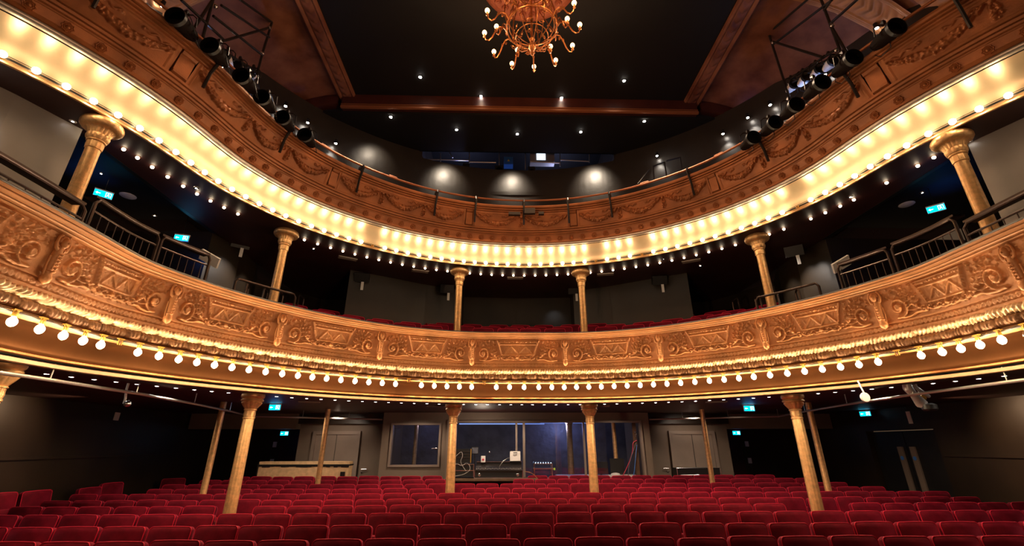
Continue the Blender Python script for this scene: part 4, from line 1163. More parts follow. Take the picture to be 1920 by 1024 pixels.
# ================================================================ exit signs
def exit_proto():
    t = thing('exit_sign', 'exit sign', 'exit sign')
    mb = MB(); mb.box((0, .03, 0), (.36, .05, .17)); mb.box((0, .03, .10), (.37, .06, .03)); mb.build('case', M['white'], t, smooth=False)
    mb = MB(); mb.box((0, .002, 0), (.345, .008, .155)); mb.build('lit_face', M['exit_bg'], t, smooth=False)
    mb = MB()
    y = -.004
    mb.box((-.085, y, 0), (.06, .004, .016)); 
    mb.add([(-.150, y, 0), (-.11, y, -.035), (-.11, y, .035)], [(0, 1, 2)])
    mb.build('arrow', M['exit_fg'], t, smooth=False); mb = MB()
    for x in (.045, .145): mb.box((x, y, 0), (.012, .004, .12))
    mb.box((.095, y, .055), (.11, .004, .012))
    mb.ball((.088, y, .033), .012, 8, 5, (1, .3, 1))
    for a, b in (((.088, .02), (.095, -.01)), ((.095, -.01), (.075, -.03)), ((.075, -.03), (.062, -.05)), ((.095, -.01), (.115, -.03)), ((.115, -.03), (.112, -.055)), ((.088, .015), (.07, .0)), ((.088, .015), (.112, .005))):
        mb.tube([(a[0], y, a[1]), (b[0], y, b[1])], .006, 5)
    mb.build('running_figure', M['exit_fg'], t, smooth=False)
    return Proto(t)
EX = exit_proto()
def exit_sign(p, rz, label, glow=1.0, off=(0, -.05, -.18), top=2.62):
    o = EX.place(p, rz, label, 'exit signs'); o.scale = (.66, .66, .66)
    if top-p.z > .09:
        mb = MB(); mb.tube([(0, .03, .11), (0, .03, (top-p.z)/.66)], .008, 6); mb.build('hanger_rod', M['plastic'], o)
    R = Matrix.Rotation(rz, 3, 'Z')
    lamp('exit_sign_glow', 'POINT', Vector(p)+R @ Vector(off), glow*.35, (.02, .22, 1), .04)
exit_sign(at_x(343, 746, -8.8), 1.0, 'cyan exit sign high on the left wall of the stalls', 1.0, (-.3, .1, .0))
exit_sign(at_z(515, 764, 2.545), 0, 'cyan exit sign on the bulkhead above the left recess', .9)
exit_sign(at_y(533, 813, 14.2), 0, 'cyan exit sign hanging inside the left recess', .8)
exit_sign(at_z(1405, 766, 2.545), 0, 'cyan exit sign on the bulkhead above the right recess', .9)
exit_sign(at_y(1381, 812, 14.2), 0, 'cyan exit sign hanging inside the right recess', .8)
exit_sign(at_x(1622, 776, 8.8), -1.0, 'cyan exit sign over the dark doors in the right wall', 1.0, (.3, .1, -.05))
exit_sign(at_x(194, 364, -7.0), .8, 'cyan exit sign beside the outer left balcony column', 1.5, (-.28, 0, -.02), 5.98)
exit_sign(at_y(340, 446, 7.6), .25, 'cyan exit sign over the left balcony guard rail', 1.2, (.05, .0, -.22), 5.98)
exit_sign(at_y(579, 504, 11.0), 1.0, 'small cyan exit sign in the left corner of the balcony', .8, (-.25, 0, 0), 5.69)
exit_sign(at_x(1755, 391, 7.0), -.8, 'cyan exit sign beside the outer right balcony column', 1.5, (.28, 0, -.02), 5.98)
exit_sign(at_y(1343, 509, 11.0), -1.0, 'small cyan exit sign in the right corner of the balcony', .8, (.25, 0, 0), 5.69)
exit_sign(at_y(609, 240, 9.0), 1.1, 'narrow cyan exit sign beyond the left vault rib', 1.0, (-.25, 0, 0), 9.34)
exit_sign(at_y(1380, 228, 8.7), -1.0, 'tilted cyan exit sign beyond the right vault rib', .8, (.25, 0, 0), 9.34)
exit_sign(at_y(1303, 281, 9.2), -.25, 'cyan exit sign over the right gallery stair', .8, (.1, .1, -.2), 9.34)

# ================================================================ balcony guard rails
def guard(crv, s0, s1, d, zb, zt, bars, label, shelf=True):
    t = thing('guard_rail', label, 'railing')
    n = 6; S = [s0+(s1-s0)*i/n for i in range(n+1)]
    top = [crv.pt(s, d, zt) for s in S]; mid = [crv.pt(s, d, zt-.14) for s in S]
    mb = MB()
    mb.tube([crv.pt(s0, d, zb), crv.pt(s0, d, zt-.05)]+[crv.pt(s0+(s1-s0)*.04, d, zt)]+top[1:-1]+[crv.pt(s1-(s1-s0)*.04, d, zt), crv.pt(s1, d, zt-.05), crv.pt(s1, d, zb)], .018, 8)
    mb.build('frame', M['rail'], t)
    if bars:
        mb = MB(); mb.tube(mid, .012, 6); mb.build('middle_rail', M['rail'], t)
        for k in range(1, bars+1):
            s = s0+(s1-s0)*k/(bars+1); mb = MB(); mb.tube([crv.pt(s, d, zb), crv.pt(s, d, zt-.14)], .006, 5); mb.build('baluster', M['rail'], t)
    if shelf:
        sweep('shelf', crv, [(d-.15, zt+.02), (d-.01, zt+.02), (d-.01, zt+.045), (d-.15, zt+.045)], M['rail'], s0, s1, ds=.3, parent=t, close=True, angle=30)
for sx in (-1, 1):
    lamp('exit_sign_glow', 'SPOT', (sx*7.3, 6.4, 5.3), 3.5, (.02, .22, 1), .04, (sx*7.3, 6.4, 6.0), 75, 1.)
ZR = 3.81
guard(LOW, -9.6, -8.17, .52, ZR, 4.10, 9, 'dark guard rail at the left picture edge, in front of the pale wall')
guard(LOW, -8.07, -7.01, .50, ZR, 4.26, 8, 'dark guard rail with thin bars, the long one under the left exit sign')
guard(LOW, -6.96, -6.24, .50, ZR, 4.26, 6, 'dark guard rail with thin bars, the lower one at the left with red seats behind')
guard(LOW, 6.11, 6.82, .50, ZR, 4.24, 6, 'dark guard rail with thin bars, the lower one at the right beside a music stand')
guard(LOW, 6.89, 7.87, .50, ZR, 4.26, 8, 'dark guard rail with thin bars, the long one under the right exit sign')
guard(LOW, 7.97, 9.4, .52, ZR, 4.12, 10, 'dark guard rail at the right picture edge, before the pale wall')
for sx, sd in ((-1, 'left'), (1, 'right')):
    guard(LOW, *sorted((sx*5.76, sx*4.74)), .50, ZR, 4.08, 0, 'low loop hand rail crossing the second balcony column at the %s' % sd, shelf=False)
    for k, (s, d, z) in enumerate(((5.35, -.3, 4.42), (4.85, -.9, 4.62), (4.5, -1.35, 4.78), (4.1, -1.75, 4.92))):
        t = thing('grab_rail', 'short upright loop on the %s balcony steps, %s counted from the rail' % (sd, nth(k+1)), 'hand rail', group='step rails at the %s' % sd)
        mb = MB(); a = LOB.pt(sx*s, d, 0); b = LOB.pt(sx*(s-.12), d-.22, 0)
        mb.tube([(a.x, a.y, 3.0), (a.x, a.y, z-.04), (a.x+(b.x-a.x)*.1, a.y+(b.y-a.y)*.1, z), (b.x-(b.x-a.x)*.1, b.y-(b.y-a.y)*.1, z), (b.x, b.y, z-.04), (b.x, b.y, 3.0)], .018, 8); mb.build('loop', M['rail'], t)
# gallery stair rail, right
t = thing('guard_rail', 'black rail with bars on the right side of the gallery', 'railing')
for (a, b) in (((1196, 345), (1218, 318)), ((1224, 312), (1246, 304)), ((1224, 312), (1227, 338)), ((1246, 304), (1250, 332)), ((1250, 302), (1275, 295)), ((1275, 295), (1280, 322))):
    mb = MB(); mb.tube([at_y(*a, 9.0), at_y(*b, 9.0)], .018, 6); mb.build('tube', M['iron'], t)

# ================================================================ balcony fixtures
def hanging_speaker(p, rz, label, tagcard=True):
    t = thing('wall_speaker', label, 'speaker', p, rz, 'tilted speakers on the balcony walls')
    mb = MB(); mb.box((0, 0, 0), (.34, .22, .22), mtx=Matrix.Rotation(.45, 3, 'X')); mb.build('cabinet', M['plastic'], t, smooth=False)
    mb = MB(); mb.tube([(0, .05, .05), (0, .22, .16)], .02, 6); mb.build('mount', M['iron'], t)
    if tagcard:
        mb = MB(); mb.box((.04, -.12, -.26), (.06, .01, .20)); mb.build('white_tag', M['white'], t, smooth=False)
hanging_speaker(at_y(452, 455, 8.6), .6, 'tilted black speaker with white tag on the left balcony wall')
hanging_speaker(at_y(562, 496, 11.0), .5, 'black speaker beside the small exit sign in the left balcony corner')
hanging_speaker(at_y(679, 520, 10.05), .2, 'black speaker with white tag on the left lighter wall panel')
hanging_speaker(at_y(838, 541, 11.0), .2, 'black speaker with white tag just left of the inner column')
hanging_speaker(at_y(1077, 543, 11.2), -.1, 'black speaker with white tag behind the inner right column')
hanging_speaker(at_y(1236, 525, 10.1), -.2, 'black speaker with white tag on the right lighter wall panel')
hanging_speaker(at_y(1360, 497, 11.0), -.5, 'black speaker beside the small exit sign in the right balcony corner')
hanging_speaker(at_y(1488, 470, 8.4), -.6, 'tilted black speaker with white tag on the right balcony wall')
for i, (px, py) in enumerate(((240, 367), (1700, 383))):
    p = at_z(px, py, 5.978)
    mb = MB(); mb.lathe([(.0, -.018), (.11, -.016), (.125, -.006), (.125, 0)], 24); o = mb.build('ceiling_speaker', M['white'], None); o.location = p
    tag(o, 'flat white disc speaker in the black %s aisle ceiling' % ('left', 'right')[i], 'ceiling speaker', 'disc speakers in the aisle ceilings')
t = thing('small_downlight', 'downlight', 'downlight')
b = MB(); b.lathe([(.0, -.012), (.028, -.008)], 12); b.build('lens', M['dl'], t)
b = MB(); b.lathe([(.028, -.010), (.04, -.006), (.042, .0)], 12); b.build('trim_ring', M['chrome'], t)
P_sd = Proto(t)
for i, (px, py, z, lab) in enumerate(((55, 164, 5.69, 'over the pale wall at the far left'), (190, 325, 5.975, 'in the left aisle ceiling above the exit sign'), (290, 404, 5.975, 'in the left aisle ceiling, further back'), (368, 352, 5.67, 'in the dark red soffit at left, before the ring of bulbs'), (137, 227, 5.69, 'beside the capital of the outer left column'), (588, 466, 5.69, 'right of the second left column'), (893, 506, 5.69, 'above the ring, right of the inner left column'), (1058, 507, 5.69, 'above the ring, left of the inner right column'), (1244, 485, 5.69, 'above the ring, at the right'), (1313, 498, 5.69, 'left of the second right column'), (1594, 369, 5.67, 'in the dark red soffit at right, before the ring of bulbs'), (1600, 450, 5.975, 'in the right aisle ceiling, further back'), (1729, 361, 5.975, 'in the right aisle ceiling by the exit sign'), (1817, 265, 5.69, 'beside the capital of the outer right column'))):
    P_sd.place(at_z(px, py, z), 0, 'small white downlight '+lab, 'downlights of the balcony ceiling')
t = thing('air_vent', 'vent', 'vent')
b = MB(); b.box((0, 0, -.01), (.40, .14, .02)); b.build('frame', M['door'], t, smooth=False)
b = MB()
for k in range(4): b.box((0, -.045+.03*k, -.022), (.36, .012, .006))
b.build('louvres', M['booth'], t, smooth=False)
P_av = Proto(t)
for i, (px, py, z, rz, lab) in enumerate(((652, 484, 5.688, .5, 'brown air vent in the balcony soffit at left'), (788, 508, 5.688, .3, 'brown air vent left of the inner balcony column'), (966, 521, 5.688, 0, 'brown air vent at the middle of the balcony soffit'), (1135, 514, 5.688, -.2, 'brown air vent right of the inner balcony column'), (1296, 489, 5.688, -.5, 'pale air vent in the balcony soffit at right'), (818, 761, 2.618, 0, 'air vent in the stalls ceiling beside the inner left column'), (1125, 761, 2.618, 0, 'air vent in the stalls ceiling beside the inner right column'), (580, 753, 2.618, .3, 'air vent in the stalls ceiling near the left exit sign'), (1343, 753, 2.618, -.3, 'air vent in the stalls ceiling near the right exit sign'))):
    P_av.place(at_z(px, py, z), rz, lab, 'air vents')
# balcony wall washers
for sx in (-1, 1):
    lamp('balcony_wall_light', 'SPOT', (sx*5.3, 8.5, 5.6), 60, (1, .88, .78), .04, (sx*6.15, 8.4, 4.5), 70, 1.)
    lamp('balcony_wall_light', 'SPOT', (sx*5.4, 9.2, 5.6), 25, (1, .88, .78), .04, (sx*6.1, 9.2, 4.6), 60, 1.)
    lamp('plaster_wall_light', 'SPOT', (sx*5.75, 3.9, 5.62), 30, (1, .93, .85), .05, (sx*6.5, 3.8, 4.9), 80, 1.)
    lamp('plaster_wall_light', 'SPOT', (sx*5.85, 3.2, 5.62), 30, (1, .93, .85), .05, (sx*6.9, 3.1, 4.8), 80, 1.)
    lamp('stalls_wall_light', 'SPOT', (sx*7.8, 8.6, 2.5), 40, (1, .62, .35), .05, (sx*9.0, 8.0, 1.8), 110, 1.)
    lamp('door_washer', 'SPOT', (sx*4.6, 12.0, 2.55), 22, (1, .78, .6), .05, (sx*4.9, 13.3, 1.4), 100, 1.)
lamp('corner_light', 'SPOT', (1.0, 11.1, 5.6), 2, (.9, .95, 1), .03, (1.05, 11.9, 4.9), 50, 1.)

# music stand at the end of the right guard rail, white box at the left one
for px, py, lab in ((1567, 478, 'pale music stand desk at the end of the right guard rail'), (392, 484, 'pale music stand desk at the end of the left guard rail')):
    p = LOB.pt(6.3 if px > 900 else -6.3, .30, 4.42)
    t = thing('music_stand', lab, 'music stand', (p.x, p.y, 0), 0, 'music stands')
    mb = MB(); mb.box((0, 0, p.z), (.34, .03, .16), mtx=Matrix.Rotation(.5 if px < 900 else -.5, 3, 'Y') @ Matrix.Rotation(.5, 3, 'X')); mb.build('desk', M['white'], t, smooth=False)
    mb = MB(); mb.tube([(0, .03, 3.0), (0, .03, p.z)], .014, 6); mb.build('pole', M['iron'], t)
    mb = MB(); mb.lathe([(.16, 0), (.16, .02), (.02, .03)], 16, (0, .03, 2.99)); mb.build('foot', M['iron'], t)

# ================================================================ hung pipe around the stalls
t = thing('hanging_pipe', 'pale steel pipe slung below the stalls ceiling along walls and back', 'pipe')
for sx in (-1, 1):
    pts = [(sx*5.30, 3.4), (sx*5.32, 5.0), (sx*5.38, 6.3), (sx*5.62, 7.9), (sx*5.98, 9.6), (sx*6.42, 11.3), (sx*3.62, 12.62)]
    mb = MB(); mb.tube([(x, y, 2.45) for x, y in pts], .020, 8); mb.build('pipe', M['pipe'], t)
    for x, y in pts[1:-1]+[(sx*5.4, 11.78), (sx*4.4, 12.25)]:
        mb = MB(); mb.tube([(x, y, 2.45), (x, y, 2.62)], .007, 5); mb.build('hanger', M['pipe'], t)

# spots at some of the stalls downlights
for i, s in enumerate(SL):
    if i % 5 == 2:
        p = LOB.pt(s, -.6, 2.58); q = LOB.pt(s, -.75, 0)
        lamp('stalls_downlight_and_fill', 'SPOT', p, 11, (1, .80, .62), .03, q, 150, .6)
for x, y in ((-7.2, 9.0), (7.4, 9.2), (-5.2, 11.2), (5.4, 11.2), (-2.6, 11.6), (2.6, 11.6), (0, 11.6)):  # unseen ceiling spots added to brighten the side seats and booth front
    lamp('stalls_downlight_and_fill', 'SPOT', (x, y, 2.58), 26, (1, .76, .56), .03, (x, y+.3, 0), 150, .6)

# ================================================================ control booth at the back of the stalls
mb = MB()
Y0, Y1 = 12.5, 12.62
X0, X1 = -3.56, 3.56
wl, wr, wb, wt = -3.28, -2.06, 1.33, 2.30          # small window
ol, orr, ob, ot = -1.80, 3.30, 1.02, 2.36          # wide opening
wall_box(mb, X0, wl, Y0, Y1, 0, 2.62); wall_box(mb, wl, wr, Y0, Y1, 0, wb); wall_box(mb, wl, wr, Y0, Y1, wt, 2.62)
wall_box(mb, wr, ol, Y0, Y1, 0, 2.62); wall_box(mb, ol, orr, Y0, Y1, 0, ob); wall_box(mb, ol, orr, Y0, Y1, ot, 2.62); wall_box(mb, orr, X1, Y0, Y1, 0, 2.62)
wall_box(mb, X0, X0+.08, Y1, 15.2, 0, 2.62); wall_box(mb, X1-.08, X1, Y1, 15.2, 0, 2.62)
struct('wall_booth', mb, M['booth'])
mb = MB(); wall_box(mb, X0, X1, 14.7, 14.8, 0, 2.62); struct('wall_booth_back', mb, M['bluewall'])
mb = MB(); wall_box(mb, X0, X1, 12.62, 14.7, -.05, .12); struct('floor_booth', mb, M['carpet'])
def frame(name, x0, x1, z0, z1, y, w, m, mull=(), glass=True, parent_kind='structure'):
    mb = MB()
    for (a, b, c, d) in ((x0, x1, z0, z0+w), (x0, x1, z1-w, z1), (x0, x0+w, z0+w, z1-w), (x1-w, x1, z0+w, z1-w)):
        wall_box(mb, a, b, y-.05, y+.01, c, d)
    for xm in mull: wall_box(mb, xm-w*.35, xm+w*.35, y-.04, y+.01, z0+w, z1-w)
    o = struct(name, mb, m)
    return o
w1 = frame('window_1', wl-.05, wr+.05, wb-.05, wt+.05, Y0, .05, M['door'])
mb = MB(); mb.box(((wl+wr)/2, Y0+.04, (wb+wt)/2), (wr-wl, .008, wt-wb)); mb.build('window_pane', M['glass'], w1, smooth=False)
mb = MB(); mb.tube([(wr-.05, Y0-.0, 1.72), (wr-.05, Y0-.05, 1.72), (wr-.17, Y0-.05, 1.72)], .010, 6); mb.ball((wr-.05, Y0-.03, 1.72), .028, 8, 6); mb.build('window_handle', M['chrome'], w1)
w2 = frame('window_2', ol-.05, orr+.05, ob-.05, ot+.05, Y0, .05, M['door'])
a = at_y(968, 800, 12.55).x; b = at_y(982, 800, 12.55).x; c = at_y(1093, 800, 12.55).x; d = at_y(1103, 800, 12.55).x
for x, w in ((a, .05), (b, .06), (c, .05), (d, .04)):
    mb = MB(); wall_box(mb, x-w/2, x+w/2, Y0-.02, Y0+.04, ob, ot); mb.build('mullion', M['door'], w2, smooth=False)
mb = MB(); wall_box(mb, b, c, Y0+.03, Y0+.038, ob, ot); mb.build('sliding_pane', M['glass'], w2, smooth=False)
mb = MB(); wall_box(mb, d, d+.45, Y0+.05, Y0+.058, ob, ot); mb.build('sliding_pane', M['glass'], w2, smooth=False)
lamp('booth_light', 'POINT', (1.4, 14.0, 2.3), 11, (.42, .5, 1), .12)
lamp('booth_light', 'POINT', (-2.6, 13.6, 2.4), 3, (.45, .5, 1), .12)
lamp('booth_desk_light', 'POINT', (-.9, 11.6, 2.1), 7, (1, .8, .62), .08)
mb = MB(); mb.box((-.4, 13.2, 2.36), (2.4, .06, .03)); mb.box((1.6, 14.5, 2.45), (1.6, .06, .03)); o = mb.build('strip_light', M['tube'], None, smooth=False); tag(o, 'thin blue strip light at the top inside the booth', 'strip light')
# columns added inside the booth in place of reflections in its glass
o = ps.place((at_y(1067, 800, 13.9).x, 13.9, .02), 0, 'dim gold column with capital, added in place of a reflection in the booth glass', 'columns inside the booth')
pt_.place((at_y(1150, 800, 13.3).x, 13.3, .12), 0, 'slim gold post added in the booth for a glass reflection right of the inner column', 'slim posts inside the booth')
pt_.place((at_y(779, 830, 13.6).x, 13.6, .12), 0, 'slim gold post added in place of a reflection in the small booth window', 'slim posts inside the booth')

def boxthing(name, label, cat, x0, y0, x1, y1, Y, depth, m, part='case', group=None):
    """an upright case whose front fills the given picture rectangle at depth Y"""
    a, b = at_y(x0, y0, Y), at_y(x1, y1, Y)
    t = thing(name, label, cat, (0, 0, 0), 0, group)
    mb = MB(); mb.box(((a.x+b.x)/2, Y+depth/2, (a.z+b.z)/2), (b.x-a.x, depth, a.z-b.z)); mb.build(part, m, t, smooth=False)
    return t, a, b
# table in front of the booth
a, b = at_y(842, 897, 12.1), at_y(1000, 900, 12.1)
t = thing('mixing_table', 'dark wooden table carrying the sound desk before the booth', 'table', (0, 0, 0))
TZ = a.z; mb = MB(); mb.box(((a.x+b.x)/2, 12.1, TZ-.02), (b.x-a.x+.2, .75, .04)); mb.build('table_top', M['wood'], t, smooth=False)
for x in (a.x, b.x):
    for y in (11.8, 12.4):
        mb = MB(); mb.box((x, y, TZ/2+.04), (.05, .05, TZ-.12)); mb.build('leg', M['iron'], t, smooth=False)
# sound desk in its flight case
t, a, b = boxthing('mixing_desk', 'long black sound desk in an open flight case on the table', 'mixing desk', 890, 882, 980, 897, 11.95, .45, M['plastic'])
zt = a.z
mb = MB(); mb.box(((a.x+b.x)/2, 12.12, zt+.045), (b.x-a.x-.02, .40, .05), mtx=Matrix.Rotation(.35, 3, 'X')); mb.build('fader_panel', M['iron'], t, smooth=False)
mb = MB()
for zz in (zt-.008, TZ+.012): mb.box(((a.x+b.x)/2, 11.945, zz), (b.x-a.x, .012, .012))
for x in (a.x, b.x): mb.box((x, 11.945, (zt+TZ)/2), (.014, .014, zt-TZ))
for x in (a.x+.12, b.x-.12): mb.ball((x, 11.94, (zt+TZ)/2-.01), .035, 10, 6, (1, .2, 1))
mb.build('case_edging', M['chrome'], t, smooth=False)
mb = MB()
for k in range(26): mb.box((a.x+.05+(b.x-a.x-.1)*k/25, 11.96, zt+.03+.012*(k % 2)), (.012, .02, .012))
mb.build('fader_caps', M['white'], t, smooth=False)
t, a2, b2 = boxthing('meter_bridge', 'narrow black unit with pale top edge behind the faders of the sound desk', 'meter bridge', 894, 866, 978, 876, 12.28, .12, M['plastic'])
mb = MB(); mb.box(((a2.x+b2.x)/2, 12.27, a2.z), (b2.x-a2.x, .03, .014)); mb.build('top_edge', M['chrome'], t, smooth=False)
mb = MB(); mb.box(((a2.x+b2.x)/2, 12.35, (b2.z+TZ)/2), (b2.x-a2.x, .06, b2.z-TZ)); mb.build('stand', M['iron'], t, smooth=False)
# silver laptop, lid towards the stage
p0, p1 = at_y(956, 846, 12.22), at_y(976, 865, 12.22)
t = thing('laptop', 'silver grey rugged laptop standing open on the sound desk', 'laptop')
mb = MB(); V, F = slab(p1.x-p0.x, p0.z-p1.z, .03, .02); R = Matrix.Rotation(-.15, 3, 'X')
mb.add([R @ Vector(q)+Vector(((p0.x+p1.x)/2, 12.22, p1.z)) for q in V], F); mb.build('lid', M['white'], t)
mb = MB(); mb.box(((p0.x+p1.x)/2, 12.36, p1.z-.015), (p1.x-p0.x, .22, .03)); mb.build('keyboard_base', M['plastic'], t, smooth=False)
mb = MB(); mb.box(((p0.x+p1.x)/2, 12.19, p0.z-.04), (.10, .02, .02)); mb.build('handle', M['chrome'], t, smooth=False)
# rack with amplifiers left of the desk
t, a, b = boxthing('equipment_rack', 'black rack of effects units with cables left of the sound desk', 'rack', 845, 842, 884, 868, 12.1, .35, M['plastic'], 'upper_rack')
mb = MB()
for k in range(3): mb.box(((a.x+b.x)/2, 12.09, a.z-.06-.07*k), ((b.x-a.x)*.85, .015, .03))
mb.build('unit_front', M['iron'], t, smooth=False)
mb = MB()
for x in (a.x+.02, b.x-.02): mb.box((x, 12.09, (a.z+b.z)/2), (.018, .018, a.z-b.z))
mb.build('rack_rail', M['brass'], t, smooth=False)
t, a, b = boxthing('equipment_rack', 'lower rack with pale edges and tangled cables left of the sound desk', 'rack', 845, 871, 888, 894, 12.1, .35, M['plastic'], 'lower_rack')
mb = MB()
for z in (a.z, (a.z+b.z)/2): mb.box(((a.x+b.x)/2, 12.09, z), (b.x-a.x, .02, .018))
mb.box((b.x, 12.09, (a.z+b.z)/2), (.02, .02, a.z-b.z))
mb.build('pale_edging', M['chrome'], t, smooth=False)
mb = MB(); mb.box(((a.x+b.x)/2, 12.2, a.z+.02), (.3, .3, .04)); mb.build('spacer', M['plastic'], t, smooth=False)
def cable(name, label, pts, m, r=.008, Y=12.0):
    P = [at_y(x, y, (Y if len(q) == 0 else q[0])) for x, y, *q in pts]
    # smooth
    for _ in range(2):
        Q = [P[0]]
        for i in range(len(P)-1): Q += [P[i]*.75+P[i+1]*.25, P[i]*.25+P[i+1]*.75]
        P = Q+[P[-1]]
    mb = MB(); mb.tube(P, r, 6); return mb.build(name, m, None, label=label, cat='cable')
cable('patch_cable', 'pale looping cable over the lower rack', [(846, 878), (856, 868), (866, 875), (876, 866), (884, 880), (870, 890), (852, 893)], M['white'], .0035, 12.0)
cable('patch_cable', 'second pale cable drooping from the upper rack', [(850, 862), (858, 852), (866, 846), (868, 856), (862, 866), (874, 884)], M['white'], .0035, 12.03)
cable('power_cable', 'thin grey cable curving up to the laptop', [(936, 876), (942, 866), (950, 860), (957, 858)], M['pipe'], .005, 12.1)
t, a, b = boxthing('small_monitor', 'small dark monitor on top of the rack', 'monitor', 884, 838, 897, 852, 12.3, .06, M['plastic'])
mb = MB(); mb.box(((a.x+b.x)/2, 12.295, (a.z+b.z)/2), ((b.x-a.x)*.85, .01, (a.z-b.z)*.8)); mb.build('screen', M['bluewall'], t, smooth=False)
mb = MB(); mb.tube([((a.x+b.x)/2, 12.33, b.z), ((a.x+b.x)/2, 12.33, TZ)], .012, 6); mb.build('stand', M['iron'], t)
t, a, b = boxthing('control_box', 'white control box with red button beside the sound desk', 'control box', 902, 855, 910, 867, 12.2, .05, M['white'])
mb = MB(); mb.ball(((a.x+b.x)/2, 12.19, (a.z+b.z)/2-.01), .028, 10, 6, (1, .5, 1)); mb.build('red_button', M['red'], t)
mb = MB(); mb.tube([((a.x+b.x)/2, 12.23, b.z), ((a.x+b.x)/2, 12.23, TZ)], .01, 6); mb.build('stand', M['iron'], t)
t = thing('gooseneck_lamp', 'gooseneck microphone rising from the sound desk', 'microphone')
P = [at_y(x, y, 12.2) for x, y in ((912, 872), (912, 862), (914, 853), (918, 848))]
mb = MB(); mb.tube(P, .006, 6); mb.build('neck', M['iron'], t); mb = MB(); mb.ball(P[-1], .022, 8, 6, (1, 1, 1.4)); mb.build('head', M['chrome'], t)
t.name = 'gooseneck_microphone'
# frame trolley behind, right of the desk
t, a, b = boxthing('equipment_trolley', 'pale metal frame trolley with lamps right of the sound desk', 'trolley', 1000, 878, 1038, 880, 12.15, .4, M['chrome'], 'shelf')
z0 = a.z
for x in (a.x+.03, b.x-.03):
    for y in (12.17, 12.5):
        mb = MB(); mb.tube([(x, y, .12), (x, y, z0+.10)], .012, 6); mb.build('post', M['chrome'], t)
mb = MB(); mb.box(((a.x+b.x)/2, 12.3, z0+.10), (b.x-a.x-.04, .3, .02)); mb.build('top_bar', M['chrome'], t, smooth=False)
mb = MB()
for k in range(7): mb.ball((a.x+.06+(b.x-a.x-.12)*k/6, 12.18, z0+.12), .012, 6, 4)
mb.build('indicator_lights', M['screen'], t)
mb = MB(); mb.box((b.x+.02, 12.14, z0-.02), (.04, .02, .05)); mb.build('yellow_tag', M['green'], t, smooth=False)
# ledge table inside the booth
a, b = at_y(1045, 893, 12.75), at_y(1195, 894, 12.75)
t = thing('booth_desk', 'pale topped desk inside the booth at the right', 'desk')
DZ = a.z; mb = MB(); mb.box(((a.x+b.x)/2, 12.95, DZ), (b.x-a.x, .5, .035)); mb.build('desk_top', M['white'], t, smooth=False)
for x in (a.x+.05, b.x-.05):
    mb = MB(); mb.box((x, 12.95, DZ/2+.05), (.05, .4, DZ-.12)); mb.build('leg', M['iron'], t, smooth=False)
def monitor(x0, y0, x1, y1, Y, lab):
    t, a, b = boxthing('flat_monitor', lab, 'monitor', x0, y0, x1, y1, Y, .04, M['plastic'], 'panel', 'black monitors in the booth')
    mb = MB(); mb.box(((a.x+b.x)/2, Y+.02, (b.z+DZ)/2), (.05, .03, max(.02, b.z-DZ))); mb.build('stand', M['plastic'], t, smooth=False)
monitor(1113, 866, 1141, 888, 12.85, 'dark monitor right of the inner right column inside the booth')
monitor(1143, 860, 1172, 889, 12.85, 'black monitor beside the coloured cables inside the booth')
o = MB(); p = at_y(1155, 890, 12.8); o.ball((p.x, 12.85, DZ+.03), .13, 12, 7, (1, .6, .35)); o = o.build('crumpled_cloth', M['white'], None, label='crumpled white cloth lying on the booth desk', cat='cloth')
# cable post
t = thing('cable_post', 'dark slatted post hung with plugs at the right end of the booth opening', 'post')
p0, p1 = at_y(1191, 812, 12.7), at_y(1197, 893, 12.7)
mb = MB(); mb.box(((p0.x+p1.x)/2, 12.75, (p0.z+p1.z)/2), (.10, .06, p0.z-p1.z+.6)); mb.build('post', M['wood'], t, smooth=False)
mb = MB()
for k in range(5): mb.ball((p0.x+.02*(k % 2), 12.70, p0.z+.02-.05*k), .022, 6, 5)
mb.build('plugs', M['chrome'], t)
cable('red_cable', 'pink red cable running down from the post in the booth', [(1194, 826), (1186, 830), (1187, 842), (1184, 856), (1176, 876), (1168, 892)], M['red'], .010, 12.62+.06)
cable('blue_cable', 'blue cable hanging straight from the post in the booth', [(1194, 834), (1192, 855), (1190, 878), (1188, 893)], M['blue'], .010, 12.64)
cable('grey_cable', 'grey blue cable between the red and blue ones in the booth', [(1193, 830), (1186, 850), (1182, 862), (1178, 880), (1178, 893)], M['bluewall'], .009, 12.66)
cable('floor_cable', 'yellowish cable trailing from the flight case over the seats', [(984, 884), (996, 886), (1005, 894), (1014, 905)], M['gilt'], .007, 12.0)

# beige torn counter on the left, framed cart on the right
a, b = at_y(485, 874, 12.25), at_y(652, 892, 12.25)
t = thing('beige_counter', 'long beige board counter with torn black top edge before the left doors', 'counter')
mb = MB(); mb.box(((a.x+b.x)/2, 12.4, b.z/2+a.z/2-.15), (b.x-a.x, .30, a.z-b.z+.5)); mb.build('front_panel', M['beige'], t, smooth=False)
mb = MB(); n = 24
for k in range(n):
    x = a.x+(b.x-a.x)*(k+.5)/n; h = random.uniform(.02, .05); mb.box((x, 12.245, a.z-h/2+.01), ((b.x-a.x)/n*1.05, .012, h))
mb.box(((a.x+b.x)/2, 12.4, a.z+.02), (b.x-a.x+.04, .34, .03)); mb.box((a.x-.01, 12.4, (a.z+b.z)/2-.1), (.03, .32, a.z-b.z+.3))
mb.build('torn_edge', M['black'], t, smooth=False)
mb = MB(); mb.box((b.x-.13, 12.24, b.z+.04), (.11, .02, .10)); mb.build('socket_box', M['plastic'], t, smooth=False)
mb = MB(); mb.box(((a.x+b.x)/2, 12.4, .35), (b.x-a.x-.1, .25, .6)); mb.build('plinth', M['black'], t, smooth=False)
a, b = at_y(1269, 878, 12.4), at_y(1353, 894, 12.4)
